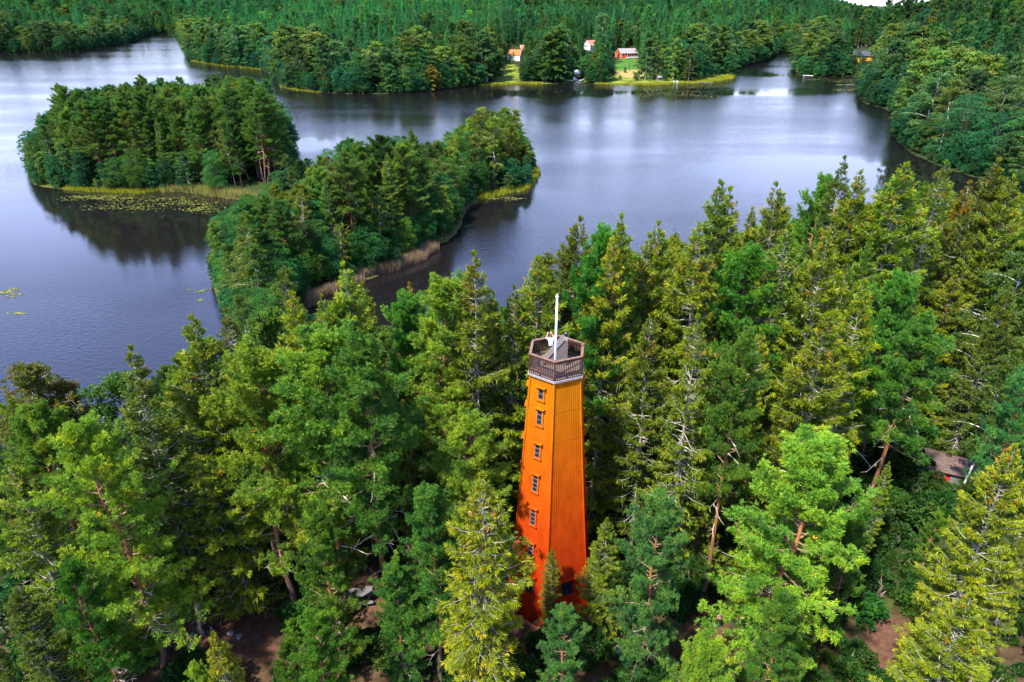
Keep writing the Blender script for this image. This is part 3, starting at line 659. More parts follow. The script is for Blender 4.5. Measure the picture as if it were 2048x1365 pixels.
YEL, LIM, BLU, RUS, DRK, OLV = (1.45, 1.38, 0.9), (1.45, 1.36, 1.0), (0.72, 1.02, 2.0), (1.7, 0.95, 0.7), (0.62, 0.72, 0.9), (0.95, 1.02, 0.9)
NRM = (1, 1, 1)
TREES = [
    # left edge
    (40, 742, 'birch', 0, 20, 1.1, RUS, 'rust tinged birch at the left edge of the near wood'),
    (108, 768, 'birch', 1, 18, 1.1, RUS, 'second rust tinged birch, right beside the one at the left edge'),
    (60, 832, 'pine', 1, 18, 1.0, LIM, 'green pine standing in front of the two rust tinged birches'),
    (165, 874, 'pine', 3, 20, 1.0, YEL, 'bright yellow green pine with feathery tip left of the dark birch'),
    (20, 935, 'spruce', 0, 18, 1.0, OLV, 'brown olive spruce cut by the left edge of the photo'),
    (250, 708, 'spruce', 4, 23, 1.0, DRK, 'slim dark spruce spire rising behind the leaning birch'),
    (262, 748, 'birch', 0, 19, 1.3, (0.75, 0.95, 0.8), 'large dark green birch with a long white trunk'),
    (366, 645, 'spruce', 5, 24, 1.1, LIM, 'full bright green spruce by the water left of the big pines'),
    (415, 702, 'pine', 4, 21, 0.9, LIM, 'bright green pine between full spruce and dark lichen spruce'),
    (455, 628, 'spruce', 3, 23, 1.0, DRK, 'dark sparse spruce with lichen branches against the lake'),
    (495, 715, 'pine', 1, 22, 1.1, LIM, 'big sunlit pine at left of the central pair, tall trunk on the brown path'),
    (610, 688, 'pine', 0, 23, 1.15, LIM, 'big sunlit pine with rounded boughs right of its twin'),
    (515, 622, 'birch', 1, 20, 0.8, NRM, 'narrow green birch at the neck of the peninsula'),
    (548, 612, 'birch', 1, 20, 0.75, YEL, 'narrow yellowish birch next to the yellow spruce'),
    (590, 588, 'spruce', 2, 24, 0.95, YEL, 'yellow green spruce with broad top before the dark inlet'),
    (682, 538, 'spruce', 0, 25, 0.85, YEL, 'pointed yellowish spruce standing before the dark inlet, tallest of three'),
    (650, 598, 'spruce', 3, 21, 0.85, OLV, 'grey brown spruce leaning on left of the tallest inlet spruce'),
    (724, 574, 'spruce', 1, 22, 0.8, OLV, 'thin olive spruce with drooping grey boughs right of the inlet'),
    (692, 622, 'pine', 4, 22, 0.95, LIM, 'light green pine below the inlet spruces'),
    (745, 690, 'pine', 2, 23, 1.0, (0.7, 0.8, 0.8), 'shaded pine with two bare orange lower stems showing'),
    (816, 572, 'spruce', 4, 20, 0.8, RUS, 'small brown spruce tip poking up at the inlet'),
    (800, 598, 'pine', 4, 21, 0.9, (0.85, 1.1, 1.1), 'mid green pine left of the bright broad pine'),
    (868, 583, 'pine', 1, 23, 1.15, LIM, 'broad bright green pine with orange stem left of the tower'),
    (915, 562, 'pine', 4, 22, 0.8, (0.8, 1.05, 1.3), 'pale thin pine behind the broad bright pine'),
    (951, 517, 'spruce', 4, 26, 1.0, OLV, 'tall slim dark spruce silhouetted on the lake left of the tower'),
    (985, 588, 'spruce', 5, 20, 0.8, OLV, 'short olive spruce right of the tall slim one'),
    (1018, 580, 'spruce', 3, 23, 0.75, (0.8, 0.7, 0.7), 'half dead spruce with a bare grey trunk left of the tower top'),
    (1070, 522, 'spruce', 2, 25, 1.0, YEL, 'golden green spruce behind the flagpole'),
    (1090, 512, 'birch', 1, 24, 0.7, (1.7, 1.2, 0.7), 'yellowing birch behind the golden spruce'),
    (1155, 445, 'spruce', 0, 27, 0.85, OLV, 'dark pointed spruce right above the flagpole tip'),
    (1192, 470, 'pine', 4, 24, 0.8, (0.8, 1.15, 1.0), 'green pine top squeezed between two dark spruces'),
    (1165, 530, 'pine', 2, 24, 0.85, (0.75, 1.2, 1.1), 'emerald pine with a red stem right behind the flagpole'),
    (1212, 490, 'spruce', 2, 26, 0.9, LIM, 'big leafy spruce right of the tower, long drooping boughs'),
    (1246, 440, 'spruce', 0, 27, 0.8, OLV, 'dark conical spruce on the skyline over the lake, right of the tower'),
    (1300, 478, 'spruce', 1, 25, 0.85, OLV, 'olive spruce on the skyline, left one of a close pair'),
    (1322, 452, 'spruce', 0, 26, 0.85, OLV, 'olive spruce on the skyline, right one of a close pair'),
    (1350, 472, 'birch', 1, 23, 0.7, (1.8, 1.25, 0.7), 'pale yellow birch top peeping over spruces'),
    (1440, 372, 'spruce', 2, 28, 0.95, OLV, 'tall brown tipped spruce, taller of the double peak'),
    (1466, 386, 'spruce', 1, 27, 0.9, OLV, 'brown tipped spruce, lower of the double peak'),
    (1512, 425, 'spruce', 5, 24, 0.8, NRM, 'green spruce between the double peak and the neat cone'),
    (1556, 374, 'spruce', 0, 27, 0.9, (0.9, 1.0, 0.9), 'neat dark green cone shaped spruce on the skyline'),
    (1636, 366, 'pine', 4, 25, 0.9, (0.8, 1.1, 1.0), 'green pine top left of the dark crooked spruce'),
    (1688, 323, 'spruce', 3, 28, 0.8, DRK, 'dark crooked spruce top, highest of the wood at right'),
    (1716, 350, 'spruce', 2, 27, 0.95, YEL, 'yellow green spruce with a pale stem below the crooked top'),
    (1800, 334, 'spruce', 2, 28, 1.25, YEL, 'broad yellow spruce crown full of grey branches'),
    (1882, 329, 'spruce', 3, 28, 0.9, OLV, 'spruce with thick bare grey boughs near its top'),
    (1942, 372, 'spruce', 1, 25, 0.9, RUS, 'brownish spruce before the dark water at right'),
    (1990, 326, 'spruce', 0, 28, 0.95, (0.85, 0.85, 1.1), 'grey green spruce on the skyline near the right edge'),
    (2036, 362, 'spruce', 2, 27, 0.9, OLV, 'olive spruce cut by the right edge over the lake'),
    # middle right
    (1500, 520, 'pine', 1, 24, 1.05, (0.85, 1.3, 1.0), 'fresh green pine among olive spruces at centre right'),
    (1575, 458, 'spruce', 3, 26, 1.0, OLV, 'spruce with many bare silver boughs right of the fresh green pine'),
    (1645, 470, 'spruce', 2, 26, 1.0, YEL, 'orange tipped yellow spruce right of the silver boughed one'),
    (1405, 470, 'spruce', 1, 26, 1.0, OLV, 'drooping olive spruce under the double peak'),
    (1525, 668, 'spruce', 1, 20, 0.85, YEL, 'small spruce with orange top over the big lichen spruce'),
    (1652, 640, 'spruce', 2, 24, 1.15, YEL, 'big lichen covered spruce with golden top'),
    (1735, 570, 'spruce', 1, 24, 0.9, YEL, 'lean yellow spruce with pale branches at right'),
    (1300, 640, 'spruce', 1, 22, 0.9, NRM, 'shaded spruce with a bare white foot right of the tower'),
    (1400, 640, 'spruce', 3, 23, 0.9, NRM, 'thin spruce with hanging boughs in the dark stand'),
    (1450, 700, 'spruce', 5, 20, 0.9, NRM, 'green bushy spruce left of the orange stemmed pine'),
    (1790, 560, 'pine', 4, 22, 0.9, (0.8, 1.2, 1.2), 'blue green young pine left of the grey armed spruce'),
    (1905, 556, 'spruce', 2, 18, 1.3, LIM, 'bright green spruce stretching long grey arms to the right'),
    (1846, 640, 'pine', 2, 20, 0.95, (0.8, 1.05, 1.1), 'pine with a bare leaning orange trunk at right'),
    (2030, 500, 'birch', 0, 22, 1.0, (0.7, 0.9, 1.2), 'dull blue green birch at the right edge'),
    (2085, 750, 'pine', 2, 18, 0.65, BLU, 'dark blue green pine by the right edge above the red hut'),
    (1480, 700, 'pine', 2, 22, 0.7, (0.8, 1.0, 1.0), 'slender pine with an orange bare stem in the stand'),
    # lower right
    (1622, 890, 'pine', 3, 19, 1.22, LIM, 'huge spreading pine with bare twigs in its side at lower right'),
    (1328, 1004, 'pine', 5, 15, 0.95, BLU, 'blue green bushy pine right of the tower foot'),
    (1215, 1048, 'spruce', 5, 11, 1.15, LIM, 'bright young spruce hugging the right side of the tower foot'),
    (1130, 1224, 'pine', 5, 9.5, 1.05, BLU, 'small silvery blue pine below the tower'),
    (1420, 1290, 'pine', 3, 12, 0.95, YEL, 'light green pine crown at the bottom edge right of centre'),
    (2022, 900, 'spruce', 2, 20, 0.9, YEL, 'yellow green spruce with layered boughs near the right edge'),
    (1925, 1190, 'spruce', 2, 16, 1.15, YEL, 'yellow green spruce filling the bottom right corner'),
    (1560, 1200, 'pine', 3, 12, 0.85, (0.8, 1.0, 1.1), 'low dull pine under the huge spreading pine'),
    # lower centre and left
    (968, 958, 'spruce', 3, 19, 1.2, (1.7, 1.5, 0.8), 'lichen white spruce with golden foliage left of the tower foot'),
    (938, 1040, 'spruce', 3, 16, 1.15, (1.8, 1.5, 0.8), 'lower golden twin top of the lichen white spruce'),
    (640, 1025, 'pine', 5, 14, 0.95, (0.95, 1.1, 1.0), 'small pine with rusty twigs in its middle'),
    (622, 1236, 'pine', 5, 11, 0.98, (0.95, 1.3, 0.9), 'grass green pine crown at the bottom, left of centre'),
    (432, 1268, 'spruce', 2, 13, 0.85, (1.7, 1.4, 0.8), 'yellow spruce top with grey boughs at the bottom edge left'),
    (392, 1340, 'pine', 5, 10, 0.7, LIM, 'pine tip at the bottom edge beside the yellow spruce top'),
    (790, 1140, 'pine', 5, 11, 0.9, (0.7, 0.95, 1.2), 'dull grey green pine between path and lichen white spruce'),
    (862, 1000, 'pine', 1, 16, 0.9, (0.8, 1.0, 1.2), 'grey green pine with brown dry twigs left of the lichen spruce'),
    (925, 842, 'pine', 0, 17, 1.1, LIM, 'green pine with crooked orange boughs left of the tower middle'),
    (150, 1140, 'pine', 3, 13, 0.75, (0.85, 1.1, 0.9), 'mid green pine low at the left, under the yellow green pine'),
    (30, 1180, 'spruce', 0, 12, 1.0, DRK, 'dark spruce in the bottom left corner'),
    (1105, 1104, 'spruce', 5, 8.2, 0.85, (1.3, 1.0, 0.9), 'small young spruce in front of the tower corner'),
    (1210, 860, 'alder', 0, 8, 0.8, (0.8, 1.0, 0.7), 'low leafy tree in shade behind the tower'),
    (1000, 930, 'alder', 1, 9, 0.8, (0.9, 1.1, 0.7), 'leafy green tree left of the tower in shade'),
    (1215, 850, 'spruce', 5, 9, 0.7, NRM, 'little dark spruce right of the tower middle'),
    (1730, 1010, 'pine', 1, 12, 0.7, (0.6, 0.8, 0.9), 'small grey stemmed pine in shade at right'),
]
LM = [(60, 745, 'the rust tinged birches'), (165, 874, 'the bright feathery pine'), (250, 708, 'the slim spire at the lake'), (262, 760, 'the large dark birch'), (366, 645, 'the full bright green spruce'), (455, 628, 'the dark lichen spruce'), (495, 715, 'the left of the big twin pines'), (610, 688, 'the right of the big twin pines'), (590, 588, 'the yellow spruce by the inlet'), (682, 538, 'the tallest inlet spruce'), (745, 690, 'the shaded two stemmed pine'), (868, 583, 'the broad bright pine'), (951, 517, 'the tall slim lake spruce'), (1018, 580, 'the half dead spruce'), (1070, 522, 'the golden green spruce'), (1155, 445, 'the spruce above the flagpole'), (1212, 490, 'the big leafy spruce'), (1246, 440, 'the dark conical skyline spruce'), (1310, 465, 'the close skyline pair'), (1440, 372, 'the brown double peak'), (1500, 520, 'the fresh green pine'), (1556, 374, 'the neat skyline cone'), (1575, 458, 'the silver boughed spruce'), (1645, 470, 'the orange tipped spruce'), (1652, 640, 'the big lichen covered spruce'), (1688, 323, 'the dark crooked spruce'), (1800, 334, 'the broad yellow spruce'), (1882, 329, 'the bare armed skyline spruce'), (1990, 326, 'the grey green skyline spruce'), (1300, 640, 'the white footed spruce'), (1400, 640, 'the thin hanging spruce'), (1790, 560, 'the blue green young pine'), (1905, 556, 'the grey armed spruce'), (1850, 640, 'the bare leaning pine'), (2030, 500, 'the dull right edge birch'), (2040, 760, 'the dark blue green pine'), (1622, 890, 'the huge spreading pine'), (1328, 1004, 'the blue green bushy pine'), (1215, 1048, 'the young spruce by the tower'), (1130, 1224, 'the silvery blue pine'), (1985, 900, 'the layered yellow spruce'), (1925, 1190, 'the bottom right spruce'), (968, 958, 'the lichen white spruce'), (640, 1025, 'the rusty twigged pine'), (622, 1236, 'the grass green pine'), (432, 1268, 'the bottom yellow spruce'), (862, 1000, 'the grey green dry pine'), (925, 842, 'the crooked boughed pine'), (1912, 940, 'the red hut'), (1112, 900, 'the tower')]
ORD = ['', 'second ', 'third ', 'fourth ', 'fifth ', 'sixth ', 'seventh ', 'eighth ', 'ninth ', 'tenth ']
used_lab = {}
def rel_label(px, py, text):
    q = min(LM, key=lambda a: (a[0] - px) ** 2 + ((a[1] - py) * 1.1) ** 2); dx, dy = px - q[0], py - q[1]
    rel = ('right of ' if dx > 0 else 'left of ') if abs(dx) > abs(dy) else ('in front of ' if dy > 0 else 'behind ')
    k = text + ' ' + rel + q[2]; n_ = used_lab.get(k, 0); used_lab[k] = n_ + 1
    return ORD[min(n_, 9)] + k
placed = []
NEARN = {'pine': 0, 'spruce': 0, 'birch': 0, 'alder': 0}
for (px, py, kind, var, h, w, tint, label) in TREES:
    x, y, z = solve_top(px, py, h)
    plant_hero(kind, var, x, y, z, h, w, rnd.uniform(0, 6.28), label, None, tint, rnd.uniform(0, 0.02), rnd.uniform(0, 6.28))
    placed.append((x, y, h)); NEARN[kind] += 1

# skyline of the near wood, so that filler trees stay under it
SKX = np.array([-300, 0, 40, 90, 150, 185, 205, 245, 290, 320, 365, 420, 455, 480, 510, 560, 590, 640, 680, 700, 745, 780, 815, 850, 880, 920, 950, 985, 1020, 1070, 1110, 1150, 1190, 1245, 1290, 1320, 1380, 1430, 1500, 1550, 1600, 1640, 1690, 1740, 1800, 1880, 1930, 1990, 2048, 2300])
SKY_ = np.array([770, 775, 760, 785, 840, 895, 830, 770, 790, 740, 680, 720, 680, 720, 660, 640, 620, 660, 610, 640, 670, 640, 610, 620, 610, 640, 590, 620, 610, 560, 545, 510, 510, 490, 505, 490, 500, 430, 470, 420, 435, 400, 375, 410, 365, 365, 400, 370, 390, 390])

def covers(px, py0, py1, hw, rect):
    return (px + hw > rect[0]) & (px - hw < rect[2]) & (py0 < rect[3]) & (py1 > rect[1])

rng = np.random.default_rng(5)
def scatter(xmin, xmax, ymin, ymax, s, jit=0.45):
    X, Y = np.meshgrid(np.arange(xmin, xmax, s), np.arange(ymin, ymax, s))
    X = X + (np.arange(X.shape[0]) % 2)[:, None] * s * 0.5
    return (X + rng.uniform(-jit, jit, X.shape) * s).ravel(), (Y + rng.uniform(-jit, jit, Y.shape) * s).ravel()

# near fillers
fx, fy = scatter(-75, 125, 20, 140, 4.2)
fh_, fdn, fdp, fdf = height(fx, fy, True)
n_fill = 0
for x, y, z, dn in zip(fx, fy, fh_, fdn):
    if dn < 3: continue
    if math.hypot(x - TX, y - TY) < 6.0: continue
    if any((x - a) ** 2 + (y - b) ** 2 < (2.6 if h_ > 14 else 1.8) ** 2 for a, b, h_ in placed): continue
    u = rnd.random(); right = x > 4
    if rnd.random() < (0.22 if right else 0.40 if y < 62 else 0.1): continue
    kind = ('spruce' if u < 0.62 else 'pine' if u < 0.86 else 'birch') if right else ('spruce' if u < 0.36 else 'pine' if u < 0.72 else 'birch')
    h = rnd.uniform(15, 23) if y > 48 else rnd.uniform(9, 15)
    if y < 30: h = rnd.uniform(5, 9)
    ok = False
    for tr in range(4):
        tpx, tpy, td = proj(x, y, z + h); bpx, bpy_, bd = proj(x, y, z)
        hw = 2.4 * (h / 22) * FPX / max(td, 1)
        if td < 5 or tpx < -120 or tpx > 2170 or tpy > 1420: break
        if tpy < np.interp(tpx, SKX, SKY_): h *= 0.8; continue
        rngd = math.hypot(x, y)
        if rngd < 41 and covers(tpx, tpy, bpy_, hw, (1022, 585, 1184, 1195)): h *= 0.7; continue
        mids = [proj(x, y, z + h * q) for q in (0.25, 0.5, 0.75, 1.0)]
        if any(ellipse_in(np.array([m_[0]]), np.array([m_[1]]), DIRT)[0] for m_ in mids): h *= 0.65; continue
        if covers(tpx, tpy, bpy_, hw * 1.6, (1880, 900, 1955, 1000)) and rngd < 67: h *= 0.6; continue
        ok = h > 4.0; break
    if not ok: continue
    zone = 'left' if tpx < 700 else 'mid' if tpx < 1080 else 'right'
    grp = {'left': 'wood at the left foreground', 'mid': 'wood left of the tower', 'right': 'wood right of the tower'}[zone]
    small = h < 12
    tint = rnd.choice([NRM, OLV, YEL, (0.8, 0.9, 0.9), (0.85, 1.1, 1.0)] if kind != 'birch' else [NRM, (0.8, 1, 0.9), (1.3, 1.05, 0.9)])
    tw = {NRM: 'plain green', OLV: 'olive', YEL: 'yellowish', (0.8, 0.9, 0.9): 'dark green', (0.85, 1.1, 1.0): 'fresh green', (0.8, 1, 0.9): 'deep green', (1.3, 1.05, 0.9): 'yellowing'}[tint]
    label = rel_label(float(tpx), float(tpy), ('low ' if small else 'tall ') + tw + ' ' + kind)
    plant_hero(kind, rnd.randrange(6), x, y, z, h, rnd.uniform(0.62, 0.88) if kind == 'spruce' else rnd.uniform(0.8, 1.05), rnd.uniform(0, 6.28), label, ('low young ' if small else 'tall ') + kind + ' trees, ' + grp, tint, rnd.uniform(0, 0.02), rnd.uniform(0, 6.28))
    placed.append((x, y, h)); NEARN[kind] += 1; n_fill += 1
print('near trees', NEARN, 'fill', n_fill)

# ------------------------------------------------------------------ trees of the peninsula, islands and far shores
CLEAR = [(1224, 88, 1268, 122, 760), (1146, 134, 1168, 167, 480), (1122, 150, 1168, 170, 470), (1014, 94, 1048, 124, 760), (1166, 80, 1190, 100, 900), (1706, 98, 1764, 122, 800), (1395, 155, 1435, 170, 480), (1600, 144, 1640, 156, 560), (1236, 118, 1264, 142, 640), (1232, 140, 1300, 168, 560), (1005, 124, 1026, 166, 560), (1345, 158, 1362, 170, 480)]
cand = []   # x, y, z, kind, h, w, zone, range
def keep_clear(x, y, z, h, w):
    px, py, d = proj(x, y, z + h); _, pb, _ = proj(x, y, z); hw = 2.3 * w * h / 22 * FPX / d; r = math.hypot(x, y)
    return any(r < q[4] and covers(px, py, pb, hw, q[:4]) for q in CLEAR)

# peninsula with wooded island end and point; canopy heights follow the outline of each wood
SK_ISL = ([45, 60, 100, 130, 175, 215, 250, 300, 350, 400, 450, 520, 560, 585], [265, 228, 218, 196, 170, 178, 165, 168, 160, 166, 152, 142, 170, 235])
SK_PT = ([870, 900, 930, 960, 985, 1020, 1045, 1068], [290, 262, 232, 210, 202, 212, 262, 320])
SK_STRIP = ([545, 570, 600, 625, 650, 665, 700, 740, 822, 850, 880, 905], [330, 318, 300, 318, 306, 292, 268, 282, 262, 282, 272, 300])
SK_PEN = ([425, 450, 480, 540, 580, 620, 660, 700, 740, 780, 830, 870, 915], [470, 418, 402, 398, 378, 346, 312, 288, 272, 274, 280, 296, 350])
x_, y_ = scatter(-180, 60, 80, 360, 3.9)
h_, dn_, dp_, df_ = height(x_, y_, True)
for x, y, z, dp, dn in zip(x_, y_, h_, dp_, dn_):
    if dp < 1.0 or dn > 0: continue
    bx, by, bd = proj(x, y, z)
    isl = bx < 585 and by < 400
    pt = bx > 880
    low = (560 < bx < 690 and by < 408) or (440 < bx < 600 and 375 < by < 430)
    u = rnd.random()
    if dp < 5: kind, h = ('alder', rnd.uniform(7, 13)) if u < 0.62 else ('birch', rnd.uniform(9, 16))
    elif pt: kind, h = ('birch', rnd.uniform(16, 25)) if u < 0.6 else ('alder', rnd.uniform(12, 18)) if u < 0.8 else ('spruce', rnd.uniform(15, 22))
    elif isl: kind, h = ('pine', rnd.uniform(19, 27)) if u < 0.55 else ('birch', rnd.uniform(15, 23)) if u < 0.75 else ('alder', rnd.uniform(12, 18)) if u < 0.88 else ('spruce', rnd.uniform(18, 27))
    else: kind, h = ('pine', rnd.uniform(20, 28)) if u < 0.50 else ('birch', rnd.uniform(15, 23)) if u < 0.68 else ('alder', rnd.uniform(12, 18)) if u < 0.84 else ('spruce', rnd.uniform(17, 26))
    if low: kind, h = rnd.choice([('alder', 6.0), ('birch', 9.0), ('alder', 8.0)]); h *= rnd.uniform(0.8, 1.2)
    if 590 < bx < 900 and by < 440 and not low: h = min(h, 15)
    if isl and bx < 160: h = min(h, 20)
    if 460 < bx < 620 and by > 640: h = min(h, 15)
    if dn > -14: h = min(h, 13)
    if low and 345 < bx < 560 and rnd.random() < 0.75: continue
    zone = 'island' if isl else 'point' if pt else 'peninsula'
    strip = zone == 'peninsula' and by < 412 and bx > 545
    kx, ky = (SK_ISL if isl else SK_PT if pt else SK_STRIP if strip else SK_PEN)
    lim = float(np.interp(bx, kx, ky)) + (rnd.uniform(-14, 0) if rnd.random() < 0.08 else rnd.uniform(2, 34))
    for _t in range(14):
        if float(proj(x, y, z + h)[1]) >= lim: break
        h *= 0.9
    if h < 2.2: continue
    if h < 7 and kind in ('pine', 'spruce', 'birch'): kind = 'alder'
    if 430 < bx < 560 and 372 < by < 432 and dn < -20 and not isl:
        if rnd.random() < 0.7: continue
        kind, h = 'alder', rnd.uniform(1.8, 3.5)
    cand.append((x, y, z, kind, h, rnd.uniform(0.95, 1.4), zone))
# far land
for (xa, xb, ya, yb, s) in ((-500, 760, 150, 720, 5.4), (-900, 1000, 720, 1250, 7.0), (-1700, 1900, 1250, 2300, 12.0)):
    x_, y_ = scatter(xa, xb, ya, yb, s)
    px_, py_, pd_ = proj(x_, y_, 0 * x_ + 5)
    vis = (px_ > -90) & (px_ < 2140)
    x_, y_, px_, py_ = x_[vis], y_[vis], px_[vis], py_[vis]
    h_, dn_, dp_, df_ = height(x_, y_, True)
    gp = proj(x_, y_, h_)
    opn = ellipse_in(gp[0], gp[1], OPEN_FAR)
    for x, y, z, df, bx, by, o in zip(x_, y_, h_, df_, gp[0], gp[1], opn):
        if df < 1.0 or o: continue
        if df > 34 and wob(x, y, 17, 13) < -0.62: continue
        u = rnd.random() * 0.62 + 0.38 * (0.5 + 0.5 * float(wob(x, y, 31, 8))); sc = 1.0 if s < 12 else 1.35
        young = 560 < bx < 1000 and 10 < by < 95 or (380 < bx < 700 and 50 < by < 110)
        rhill = bx > 1700
        if df < 34 and s < 12:
            if rnd.random() < 0.42: continue
            kind, h = ('birch', rnd.uniform(21, 35)) if u < 0.55 else ('alder', rnd.uniform(14, 26)) if u < 0.92 else ('pine', rnd.uniform(22, 29))
        elif young: kind, h = ('spruce', rnd.uniform(11, 22)) if u < 0.74 else ('birch', rnd.uniform(14, 20))
        elif rhill: kind, h = ('pine', rnd.uniform(19, 27)) if u < 0.42 else ('birch', rnd.uniform(17, 26)) if u < 0.64 else ('alder', rnd.uniform(13, 20)) if u < 0.80 else ('spruce', rnd.uniform(18, 27))
        else: kind, h = ('spruce', rnd.uniform(19, 32)) if u < 0.58 else ('pine', rnd.uniform(20, 28)) if u < 0.78 else ('birch', rnd.uniform(18, 27)) if u < 0.92 else ('alder', rnd.uniform(14, 22))
        if df < 5: h *= 0.55
        if 0.41 < x / y < 0.58 and y > 800: h *= 0.52
        h *= (0.92 + 0.22 * float(wob(x, y, 23, 11))) * rnd.uniform(0.8, 1.15)
        if df > 34 and rnd.random() < 0.07: h *= 1.4
        w = (rnd.uniform(1.35, 2.0) if df < 34 else rnd.uniform(1.1, 1.6)) if kind in ('birch', 'alder') else rnd.uniform(0.85, 1.2) if kind == 'pine' else rnd.uniform(0.65, 0.95)
        if keep_clear(x, y, z, h, w):
            h *= 0.35; kind = 'alder'
            if keep_clear(x, y, z, h, w): continue
        zone = 'right' if bx > 1700 else 'left' if bx < 365 else 'young' if young else 'village'
        cand.append((x, y, z, kind, h * sc, w * (1.0 if s < 12 else 1.5), zone))
# fringe of low bushes and trees leaning over the shoreline
def fringe(poly, step, zone_of, skip):
    q = np.roll(poly, -1, axis=0)
    for (ax, ay), (bx_, by_) in zip(poly, q):
        L = math.hypot(bx_ - ax, by_ - ay)
        if L > 400: continue
        for i in range(int(L / step) + 1):
            t = (i + rnd.random()) / (L / step + 1); nx, ny = -(by_ - ay) / L, (bx_ - ax) / L
            for off in (0.8, 3.2):
                x, y = ax + (bx_ - ax) * t, ay + (by_ - ay) * t
                sg = 1 if sdf(poly, np.array([x + nx * 1.5]), np.array([y + ny * 1.5]))[0] > 0 else -1
                o = sg * (off + rnd.uniform(-.8, .8)); x += nx * o; y += ny * o
                z = float(height(x, y)); px, py, d = proj(x, y, z)
                if not (-60 < px < 2110) or rnd.random() < 0.25: continue
                if skip(px, py): continue
                h = rnd.uniform(2.5, 6.5) if off < 2 else rnd.uniform(5, 11)
                h *= (1.0 if d < 260 else 1.5)
                if keep_clear(x, y, z, h, 1.3): continue
                cand.append((x, y, max(z, 0.05), 'alder' if rnd.random() < 0.8 else 'birch', h, rnd.uniform(1.2, 1.7), zone_of(px, py)))
def in_any(px, py, L): return bool(ellipse_in(np.array([px]), np.array([py]), L)[0])
fringe(FAR, 4.2, lambda px, py: 'right' if px > 1700 else 'left' if px < 365 else 'village', lambda px, py: in_any(px, py, OPEN_FAR))
fringe(PENI, 2.6, lambda px, py: 'island' if px < 585 and py < 400 else 'point' if px > 880 else 'peninsula',
       lambda px, py: (330 < px < 560 and 372 < py < 425) or (940 < px and py > 340 and rnd.random() < .7) or (590 < px < 900 and 480 < py and rnd.random() < .6) or py > 640 or (120 < px < 345 and rnd.random() < .5))
for (px, py, kind, h, w) in ((1064, 163, 'alder', 17, 1.5), (1092, 162, 'alder', 25, 1.6), (1122, 160, 'alder', 22, 1.5), (1076, 158, 'birch', 28, 1.2), (1188, 163, 'alder', 14, 1.3), (1206, 164, 'alder', 19, 1.5), (1221, 160, 'alder', 13, 1.3), (1200, 150, 'birch', 22, 0.9), (1290, 159, 'birch', 33, 1.5), (1303, 160, 'birch', 28, 1.3), (1322, 156, 'birch', 20, 1.0), (1345, 160, 'birch', 28, 1.2), (1376, 163, 'birch', 22, 1.2), (1388, 160, 'alder', 20, 1.3), (1360, 158, 'alder', 18, 1.2), (1330, 162, 'alder', 8, 1.2), (975, 150, 'birch', 34, 1.4), (998, 146, 'birch', 27, 0.8), (985, 150, 'alder', 14, 1.5), (960, 160, 'alder', 14, 1.4), (1046, 158, 'alder', 9, 1.3), (1272, 162, 'alder', 5.5, 1.9), (1355, 165, 'alder', 5, 1.4), (1250, 146, 'alder', 4, 1.3), (1258, 142, 'spruce', 5, 0.8), (1240, 160, 'alder', 3, 1.6), (1410, 155, 'alder', 14, 1.4), (1432, 156, 'alder', 10, 1.4), (1708, 149, 'alder', 17, 1.1), (1722, 150, 'alder', 13, 1.0), (1756, 190, 'birch', 24, 1.2), (1027, 128, 'birch', 9, 1.0), (1018, 130, 'alder', 5, 1.4)):
    x, y, z = at_ground(px, py); cand.append((x, y, z, kind, h, w, 'village'))
cand = [c for c in cand if -80 < proj(c[0], c[1], c[2] + c[4] * 0.6)[0] < 2130]
cand.sort(key=lambda c: -c[4] * c[5] ** 0.5 / math.hypot(c[0], c[1]))      # those that show largest first
ZL = {'island': 'the wooded island', 'point': 'the small golden point', 'peninsula': 'the wooded peninsula', 'right': 'the steep right shore', 'left': 'the far left shore', 'village': 'the far shore', 'young': 'the plantation slope'}
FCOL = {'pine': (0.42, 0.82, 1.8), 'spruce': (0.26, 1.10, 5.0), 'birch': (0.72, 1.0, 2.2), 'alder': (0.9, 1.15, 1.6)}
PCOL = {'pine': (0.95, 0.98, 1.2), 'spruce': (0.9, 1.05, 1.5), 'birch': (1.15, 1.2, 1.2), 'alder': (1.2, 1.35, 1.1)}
rest = {k: [] for k in SPECIES}
cnt = dict(NEARN)
ZR = {'island': (50, 580), 'point': (880, 1066), 'peninsula': (430, 900), 'right': (1700, 2048), 'left': (0, 365), 'village': (365, 1700), 'young': (365, 1000)}
def mid_label(words, kind, x, y, z, h, zone):
    px, py, d = proj(x, y, z + h * 0.5); a, b = ZR[zone]
    edge = max(float(sdf(PENI, x, y)), float(sdf(FAR, x, y))) < 5.5
    n_ = 9 if zone == 'village' else 5
    i = int(np.clip((px - a) / (b - a) * n_, 0, n_ - 1))
    nm = (['far left part', 'left part', 'middle', 'right part', 'far right part'] if n_ == 5 else ['extreme left', 'far left', 'left', 'centre left', 'middle', 'centre right', 'right', 'far right', 'extreme right'])[i]
    sz = 'small ' if h < 11 else 'tall ' if h > 21 else ''
    bpy_ = float(proj(x, y, z)[1]); t1, t2 = {'island': (335, 290), 'point': (365, 335), 'peninsula': (510, 440), 'right': (240, 150), 'left': (95, 70), 'village': (150, 110), 'young': (110, 70)}[zone]
    row = 'in front' if bpy_ > t1 else 'midway' if bpy_ > t2 else 'behind'
    return f"{sz}{words} {'at the waterline' if edge else 'inland'} {row}, {nm} of {ZL[zone]}"
